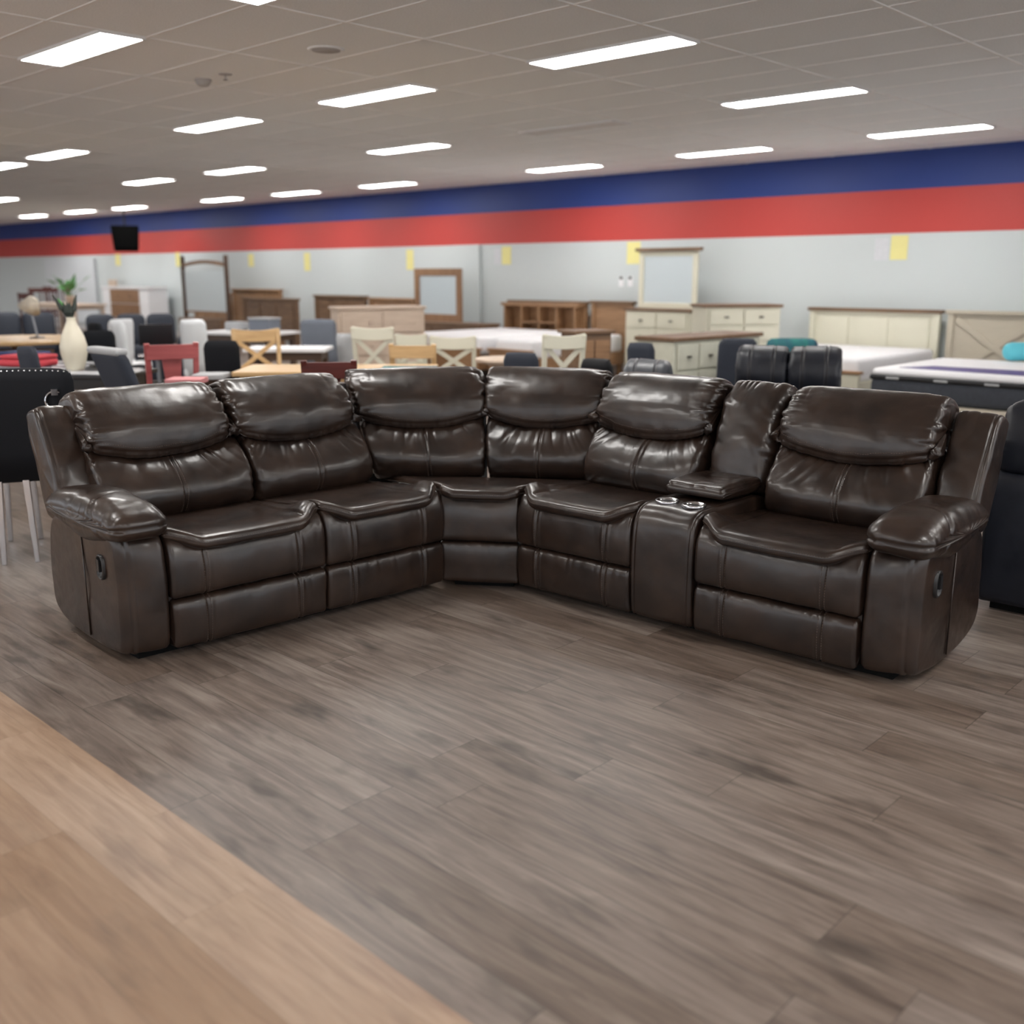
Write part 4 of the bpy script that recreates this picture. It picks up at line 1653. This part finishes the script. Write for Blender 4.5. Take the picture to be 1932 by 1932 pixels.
up('blue grey upholstered dining chair in the middle, before the blond dresser', 607, 600, 172, C_GREY, .96, 62)
up('small light grey chair right beside the blue grey one', 667, 626, 160, C_LGREY, .86, 34, curve=.05)
up('dark slate dining chair just behind the centre of the sofa', 1004, 659, 165, C_SLATE, .93, 62)
up('dark slate dining chair before the low cream dresser, left one', 1228, 642, 165, C_SLATE, .93, 48)
up('dark slate dining chair before the tall cream chest', 1381, 634, 190, C_SLATE, .94, 66)
up('low black chair back left of the slate chair, just above the sofa', 1146, 672, 160, C_BLKFAUX, .90, 56, d=.34)
up('low black chair back right below the slate chair', 1236, 675, 160, C_BLKFAUX, .89, 46, d=.34)
up('square black dining chair back left of the oak cross back chair', 423, 638, 175, C_BLACK, .94, 60)
up('black dining chair right behind the cream vase', 187, 620, 178, C_BLACK, .96, 52)
up('narrow black chair between the white gloss chairs', 229, 607, 120, C_BLACK, .96, 22)
up('white gloss chair left of the narrow black chair', 213, 600, 200, C_GLOSSW, .95, 40, curve=.06)
up('white gloss chair right of the narrow black chair', 246, 603, 150, C_GLOSSW, .96, 24, curve=.03)
up('white shell chair with dark seat pad left of the square black chair', 371, 600, 170, C_GLOSSW, 1.0, 44, curve=.05)
up('slate blue chair back in front of the left dining tables', 112, 647, 140, C_SLATE, 1.0, 26)
# tipped grey chair with a pale top edge
a = at(305, 652, 1.0)
t = chair_uph('dining_chair', 'slate grey leaning chair with pale shiny top edge, left of the red chair', a[0], a[1], 118, C_SLATE, H=1.0, w=.40, d=.4, lean=.36, bt=.09)
soft_box('top_edge', (0, .40 / 2 - 0.03 + .36 * .545, .985), (.39, .09, .045), C_LGREY, t, 0.02)

# near black chair with nailheads
a = at(30, 1062, 0.0)
ch = chair_uph('wing_chair', 'large black velvet chair with silver nailheads, cut by the left edge', a[0] - .20, a[1] + .12, 176, C_BLACK, H=1.0, w=.66, d=.56, nail=True, legm=M_CHROME, leginset=.50, lean=.12, bt=.09, curve=-.06, base=.46)
# chrome ring pull on its back
m = MB()
for k in range(24):
    a0, a1 = 2 * PI * k / 24, 2 * PI * (k + 1) / 24
    m.tube((.045 * math.cos(a0), 0, .045 * math.sin(a0)), (.045 * math.cos(a1), 0, .045 * math.sin(a1)), .006, n=8)
m.box((0, .02, .045), (.03, .04, .03))
m.v = [(p[0] - .24, p[1] + .56 / 2 - .03 + .12 * .40 + .075, p[2] + .84) for p in m.v]
r_ = m.build('ring_pull', M_CHROME, ch)
r_['label'] = 'chrome ring pull'

# wooden chairs
def wd_(label, px, py, turn, mat, style, H=.96, wpx=80, **q):
    a = at(px, py, H)
    w = wpx / F_PX * math.hypot(*a) / max(.5, abs(math.cos(math.radians(turn))))
    return chair_wood('dining_chair', label, a[0], a[1], turn, mat, style, H=H, w=w, **q)


wd_('light oak cross back chair behind the oak table', 490, 624, 8, W_OAK, 'cross', .95, 84)
wd_('light oak chair with curved top rail at the right end of the oak table', 787, 645, 172, W_OAK, 'plain', .90, 80)
wd_('dark red mahogany chair back in front of the oak table', 626, 673, 176, W_MAHO, 'splat', .93, 92)
wd_('red stained chair with broad splat between the slate chair and the black chair', 312, 643, 188, W_RED, 'splat', .97, 84)
wd_('cream cross back chair left of the small oak chair', 717, 615, 165, W_CREAM, 'cross', .98, 72)
wd_('cream cross back chair half hidden behind the small oak chair', 780, 628, 175, W_CREAM, 'cross', .86, 54)
wd_('cream cross back chair right of the small oak chair', 862, 632, 172, W_CREAM, 'cross', .90, 80)
wd_('cream cross back chair behind the dark slate chair', 1048, 628, 195, W_CREAM, 'cross', .98, 74)

# tables
a = at(640, 694, .76)
table('dining_table', 'light oak rectangular dining table just behind the sofa', a[0], a[1], math.radians(44), 1.45, .66, .76, W_OAK)
t = thing('tray', 'flat teal tray lying on the right end of the oak table', 'tray', (*at(772, 693, .785), .762), math.radians(44))
MB().box((0, 0, .012), (.40, .24, .022)).build('tray_base', C_TEAL, t, 0.004)
a = at(955, 675, .76)
round_table('round_table', 'pale round pedestal table behind the centre of the sofa', a[0], a[1], .26, .76, W_PALE, W_PALE)
a = at(398, 703, .76)
table('dining_table', 'grey topped table between the pink cloth and the oak table', a[0], a[1], math.radians(44), .22, .24, .755, C_LGREY, W_DARK)
a = at(50, 640, .76)
round_table('round_table', 'orange brown round wooden table at the left edge', a[0] - .2, a[1], .75, .76, W_OAK, W_RUST)
a = at(40, 656, .70)
table('coffee_table', 'lower orange brown wooden table at the left edge under the round one', a[0] - .3, a[1] - .15, math.radians(46), 1.0, .55, .66, W_PINE, W_RUST)
a = at(35, 695, .74)
t = table('glass_table', 'black table with white striped top behind the nailhead chair', a[0] - .35, a[1] + .2, math.radians(30), 1.2, .72, .74, C_BLKGLOSS, C_BLKGLOSS, cat='table')
for k in range(3):
    MB().box((0, -.30 + k * .26, .743), (1.16, .07, .006)).build('white_stripe', C_DECOR, t, 0.001)
a = at(50, 680, .80)
for k, (dm, lab, zz) in enumerate(((C_RED, 'folded red cloth on the striped black table', .748), (C_NAVY, 'folded navy cloth under the red one on the striped table', .748))):
    t = thing('folded_cloth', lab, 'cloth', (a[0] - .1 - .36 * k, a[1] + .05 + .1 * k, zz), .5)
    soft_box('cloth_fold', (0, 0, .03), (.36, .26, .055), dm, t, 0.02)
    soft_box('cloth_fold', (0.01, 0, .075), (.34, .25, .03), dm, t, 0.012)
a = at(160, 702, .74)
t = table('glass_table', 'black table with two white stripes under the cream vase', a[0], a[1] + .12, math.radians(38), .62, .6, .74, C_BLKGLOSS, C_BLKGLOSS)
for k in range(2):
    MB().box((0, -.24 + k * .12, .743), (.6, .05, .006)).build('white_stripe', C_DECOR, t, 0.001)
# vase with feathers
vx, vy = at(143, 698, .75)
t = thing('vase', 'tall cream vase holding dark feathers on the striped black table', 'vase', (vx, vy, .7465), 0)
MB().lathe([(.055, 0), (.06, .01), (.075, .05), (.095, .13), (.097, .18), (.082, .25), (.055, .31), (.036, .355), (.032, .38), (.036, .39), (.024, .39), (.001, .36)], n=36).build('vase_body', C_VASE, t, 0, True)
for k in range(7):
    an = k * .9
    lean = .05 + .02 * (k % 3)
    p0 = Vector((0, 0, .35))
    p1 = Vector((math.cos(an) * lean - .05, math.sin(an) * lean, .50 + .025 * (k % 3)))
    m = MB()
    m.tube(p0, p0.lerp(p1, .5), .003, .012, 6)
    m.tube(p0.lerp(p1, .5), p1, .022, .004, 8)
    m.build('feather', C_GREEN if k == 4 else C_DARKG, t)
# lamp
lx, ly = at(55, 640, .76)
t = thing('table_lamp', 'desk lamp with tilted beige shade on the orange brown round table', 'lamp', (lx - .15, ly + .15, .7605), .4)
MB().lathe([(.08, 0), (.08, .012), (.012, .02), (.010, .04)], n=24).build('base', C_STEEL, t, 0, True)
MB().tube((0, 0, .03), (-.06, 0, .34), .011, .010, 10).build('stem', C_STEEL, t)
m = MB().lathe([(.05, .07), (.12, -.07), (.115, -.068), (.045, .065)], n=28)
R_ = Euler((0, .6, 0)).to_matrix()
m.v = [tuple(R_ @ Vector(p) + Vector((-.04, 0, .37))) for p in m.v]
m.build('lamp_shade', C_LAMPSH, t, 0, True)
# monitor-like black box on table, pink cloth, drinks
a = at(295, 640, .86)
t = thing('monitor', 'small black screen standing behind the red stained chair', 'screen', (a[0], a[1], 0), face(*a))
MB().box((0, 0, .90), (.30, .03, .19)).build('screen', C_BLKGLOSS, t, 0.004)
MB().tube((0, .02, .72), (0, .02, .84), .012, n=8).build('stand', C_STEEL, t)
MB().box((0, 0, .70), (.34, .3, .03)).build('shelf', C_BLKGLOSS, t, 0.003)
MB().tube((0, 0, 0.01), (0, 0, .70), .02, n=10).box((0, 0, .01), (.3, .3, .02)).build('floor_stand', C_STEEL, t)
a = at(352, 713, .76)
t = table('dining_table', 'pink clothed small table in front of the red stained chair', a[0], a[1], math.radians(44), .24, .2, .76, C_PINK, W_RUST)
a = at(455, 618, .76)
table('dining_table', 'white table carrying grey boxes left of the blue grey chair', a[0] + .2, a[1], math.radians(20), 1.1, .7, .72, C_WHITE, W_DARK)
b1 = at(462, 606, .84)
t = thing('box', 'light grey box on the white table, left of the darker one', 'box', (a[0] - .1, a[1], .7215), .3)
soft_box('box_body', (0, 0, .055), (.26, .2, .11), C_LGREY, t, 0.02)
t = thing('box', 'blue grey box on the white table, right of the lighter one', 'box', (a[0] + .4, a[1] + .1, .7215), .3)
soft_box('box_body', (0, 0, .08), (.34, .24, .16), C_GREY, t, 0.02)
soft_box('box_lid', (0, 0, .165), (.36, .26, .025), C_LGREY, t, 0.01)
a = at(545, 655, .74)
table('dining_table', 'white oblong table under the blue grey chair', a[0], a[1], math.radians(44), .8, .5, .74, C_WHITE, W_DARK)
a = at(600, 632, .62)
table('coffee_table', 'low pale wooden table left behind the blue grey chair', a[0] - .1, a[1] + .5, math.radians(40), .9, .5, .60, W_PINE, W_PINE)

# teal patterned armchair and black armrest cushion
a = at(1508, 642, .90)
chair_uph('armchair', 'teal peacock patterned chair left of the cream headboard', a[0], a[1], 12, C_TEAL, H=.90, w=.44, bt=.09)
a = at(1462, 655, .78)
t = thing('armchair', 'low black armchair in front of the teal patterned chair', 'chair', (a[0], a[1] - .1, 0), face(*a, 100))
soft_box('seat', (0, 0, .36), (.5, .5, .2), C_BLKFAUX, t, 0.05)
for s in (-1, 1):
    soft_box('armrest', (s * .28, 0, .68), (.10, .46, .10), C_BLKFAUX, t, 0.045)
    MB().box((s * .28, 0, .34), (.05, .40, .6)).build('side_panel', C_BLKFAUX, t, 0.01)
soft_box('backrest', (0, .25, .56), (.5, .12, .4), C_BLKFAUX, t, 0.05)
for sx in (-1, 1):
    for sy in (-1, 1):
        MB().box((sx * .2, sy * .2, .13), (.04, .04, .26)).build('leg', W_DARK, t)


# ---- black leather recliners just behind the sofa
def recliner(label, x, y, turn, w, H, mat, cat='armchair', heads=1):
    t = thing('recliner', label, cat, (x, y, 0), face(x, y, turn))
    def fr(P):
        return P
    soft_box('base', (0, 0, .22), (w, .8, .36), mat, t, 0.05)
    for s in (-1, 1):
        soft_box('armrest', (s * (w / 2 + .03), -.03, .33), (.12, .78, .60), mat, t, 0.09)
    soft_box('seat_cushion', (0, -.1, .45), (w - .02, .6, .15), mat, t, 0.05)
    soft_box('backrest', (0, .36, .60), (w, .20, .42), mat, t, 0.08, rot=(-.2, 0, 0))

    def pf(u):
        c = 1 - abs(2 * u - 1) ** 3
        return [(.20, H - .34), (.14, H - .2), (.18, H - .05), (.32, H + .01), (.47, H - .03), (.54, H - .14), (.52, H - .36), (.36, H - .40)]
    hw = (w + .04) / heads
    for k in range(heads):
        cushion('headrest', t, mat, hw + .006, pf, fr, 0.04, 60, 70, -(w + .04) / 2 + k * hw, lambda U, X, Y, Z: -.009 * np.exp(-(np.minimum(U, 1 - U) * hw / .05) ** 1.4) * fold(X * 9 + 2, Z * 30 + Y * 12), seams=(.28, .72), soft=.004, seed=x + k)
    for sx in (-1, 1):
        for sy in (-1, 1):
            MB().box((sx * w * .4, sy * .32, .025), (.07, .07, .05)).build('foot', M_BLACKPL, t)
    return t


a = at(1455, 666, .98)
recliner('black leather reclining love seat with pale seams, behind the console pillow', a[0] - .12, a[1] + .40, -4, .64, .98, M_BLACKLEA, heads=2)
M_GREYLEA = leather('grey_leather', (0.055, 0.060, 0.070), (0.085, 0.090, 0.105), 0.38, 0.5)
a = at(1240, 686, .93)
recliner('grey leather recliner whose rounded top shows above the sofa headrest', a[0] - .1, a[1] - .05, -10, .24, .93, M_GREYLEA)

# black sofa at the right edge
a = at(1838, 1120, 0.0)
t = thing('sofa', 'black leather sofa cut by the right edge, behind the brown sofa arm', 'sofa', (-1.50, 4.56, 0), 0)


def fb_(P):
    return P


def pa_(u):
    return [(.02, .03), (-.005, .06), (-.012, .30), (-.004, .52), (.02, .60), (.10, .64), (.40, .64), (.70, .62), (.75, .50), (.75, .05)]


def pb_(u):
    return [(.05, .60), (.03, .66), (.05, .80), (.10, .90), (.20, .925), (.32, .91), (.38, .80), (.38, .60)]


cushion('side_body', t, M_BLACKLEA, 1.7, pa_, fb_, .03, 50, 90, 0.0, None, soft=.003, seed=3)
for k in range(2):
    cushion('headrest', t, M_BLACKLEA, .84, pb_, fb_, .05, 60, 80, .005 + .845 * k, lambda U, X, Y, Z: -.008 * np.exp(-(np.minimum(U, 1 - U) * .8 / .05) ** 1.4) * fold(X * 9 + 2, Z * 30 + Y * 12), soft=.004, seed=k + 4.0)
MB().box((.85, .36, .02), (1.6, .6, .04)).build('base', M_BLACKFILL, t)

# ---- cards and fittings on the wall
zc_ = lambda px, py: on_wall(px, py, WY - .01)
for px, py, wpx, hpx, lab in ((222, 490, 9, 22, 'small yellow price card high on the wall, below the black speaker'), (335, 489, 8, 28, 'yellow price card left of the tall mirror stand'), (473, 491, 10, 24, 'yellow price card right of the tall mirror stand'),
                              (579, 494, 11, 34, 'yellow price card above the blue grey chair'), (773, 490, 13, 38, 'yellow price card left above the brown framed mirror'), (955, 482, 17, 34, 'yellow price card right of the wall step'),
                              (1195, 477, 25, 42, 'yellow price card beside the crown of the cream mirror'), (1696, 467, 32, 46, 'large yellow price card under the red band on the right')):
    x, z = zc_(px, py)
    x0_, x1_ = zc_(px - wpx / 2, py)[0], zc_(px + wpx / 2, py)[0]
    z0_, z1_ = zc_(px, py + hpx / 2)[1], zc_(px, py - hpx / 2)[1]
    z1_ = min(z1_, 1.93)
    o = MB().box((0, 0, 0), (x1_ - x0_, .004, z1_ - z0_)).build('price_card', C_PAPERY)
    o.location = (x, WY - .004, (z0_ + z1_) / 2)
    tag(o, lab, 'sign', 'yellow price cards on the wall')
for px, py, wpx, hpx, lab in ((938, 484, 12, 30, 'faint white printed card left of the yellow card by the wall step'), (1663, 470, 26, 42, 'faint white printed card left of the large yellow card')):
    x, z = zc_(px, py)
    x0_, x1_ = zc_(px - wpx / 2, py)[0], zc_(px + wpx / 2, py)[0]
    z0_, z1_ = zc_(px, py + hpx / 2)[1], zc_(px, py - hpx / 2)[1]
    o = MB().box((0, 0, 0), (x1_ - x0_, .004, z1_ - z0_)).build('price_card', C_PAPERG)
    o.location = (x, WY - .004, (z0_ + z1_) / 2)
    tag(o, lab, 'sign')
for px, lab in ((1172, 'left one of the two wall sockets beside the cream mirror'), (1189, 'right one of the two wall sockets beside the cream mirror')):
    x, z = zc_(px, 527)
    t = thing('wall_socket', lab, 'socket', (x, WY - .005, z), 0)
    MB().box((0, 0, -.03), (.085, .01, .15)).build('plate', C_WHITE, t, 0.003)
    MB().box((0, -.008, .02), (.05, .012, .04)).build('plug', M_BLACKPL, t, 0.004)

# hanging black speaker, nearer than the wall
sx_, sz_ = on_wall(237, 450, 11.4)
t = thing('loudspeaker', 'black loudspeaker hanging from the ceiling before the striped wall', 'speaker', (sx_, 11.4, sz_), face(sx_, 11.4, 0))
sw_ = 46 / F_PX * math.hypot(sx_, 11.4)
m = MB().box((0, 0, 0), (sw_, sw_ * .6, sw_ * .92), taper=.86)
m.build('cabinet', C_SOOT, t, 0.03)
MB().box((0, -sw_ * .30, 0), (sw_ * .8, .02, sw_ * .72)).build('grille', C_SOOT, t, 0.01)
MB().tube((0, .05, sw_ * .4), (0, .05, CEIL - sz_), .02, n=10).build('bracket', M_BLACKPL, t)

# round ceiling fittings
x, y = at(615, 93, CEIL)
t = thing('ceiling_speaker', 'round grey ceiling speaker right of the upper left light panel', 'ceiling speaker', (x, y, CEIL), 0)
C_GRILL = plain('grey_grille', (0.42, 0.40, 0.38), 0.6)
MB().lathe([(.001, -.006), (.095, -.006), (.105, -.009), (.115, -.006), (.118, 0)], n=40).build('rim', m_tile, t, 0, True)
MB().lathe([(.001, -.0085), (.092, -.0085), (.093, -.006)], n=36).build('grille', C_GRILL, t, 0, True)
x, y = at(383, 150, CEIL)
t = thing('smoke_detector', 'small round smoke detector left of the ceiling speaker, lower on the photo', 'smoke detector', (x, y, CEIL), 0)
MB().lathe([(.001, -.045), (.035, -.045), (.05, -.03), (.052, -.02), (.062, -.012), (.062, 0)], n=32).build('housing', C_GRILL, t, 0, True)
x, y = at(425, 140, CEIL)
t = thing('sprinkler', 'tiny ceiling sprinkler beside the smoke detector', 'sprinkler', (x, y, CEIL), 0)
MB().lathe([(.001, -.004), (.045, -.004), (.05, 0)], n=28).build('flange', C_GRILL, t, 0, True)
MB().tube((0, 0, -.003), (0, 0, -.035), .008, n=10).lathe([(.001, -.04), (.018, -.04), (.018, -.036)], n=16).build('nozzle', M_CHROME, t)
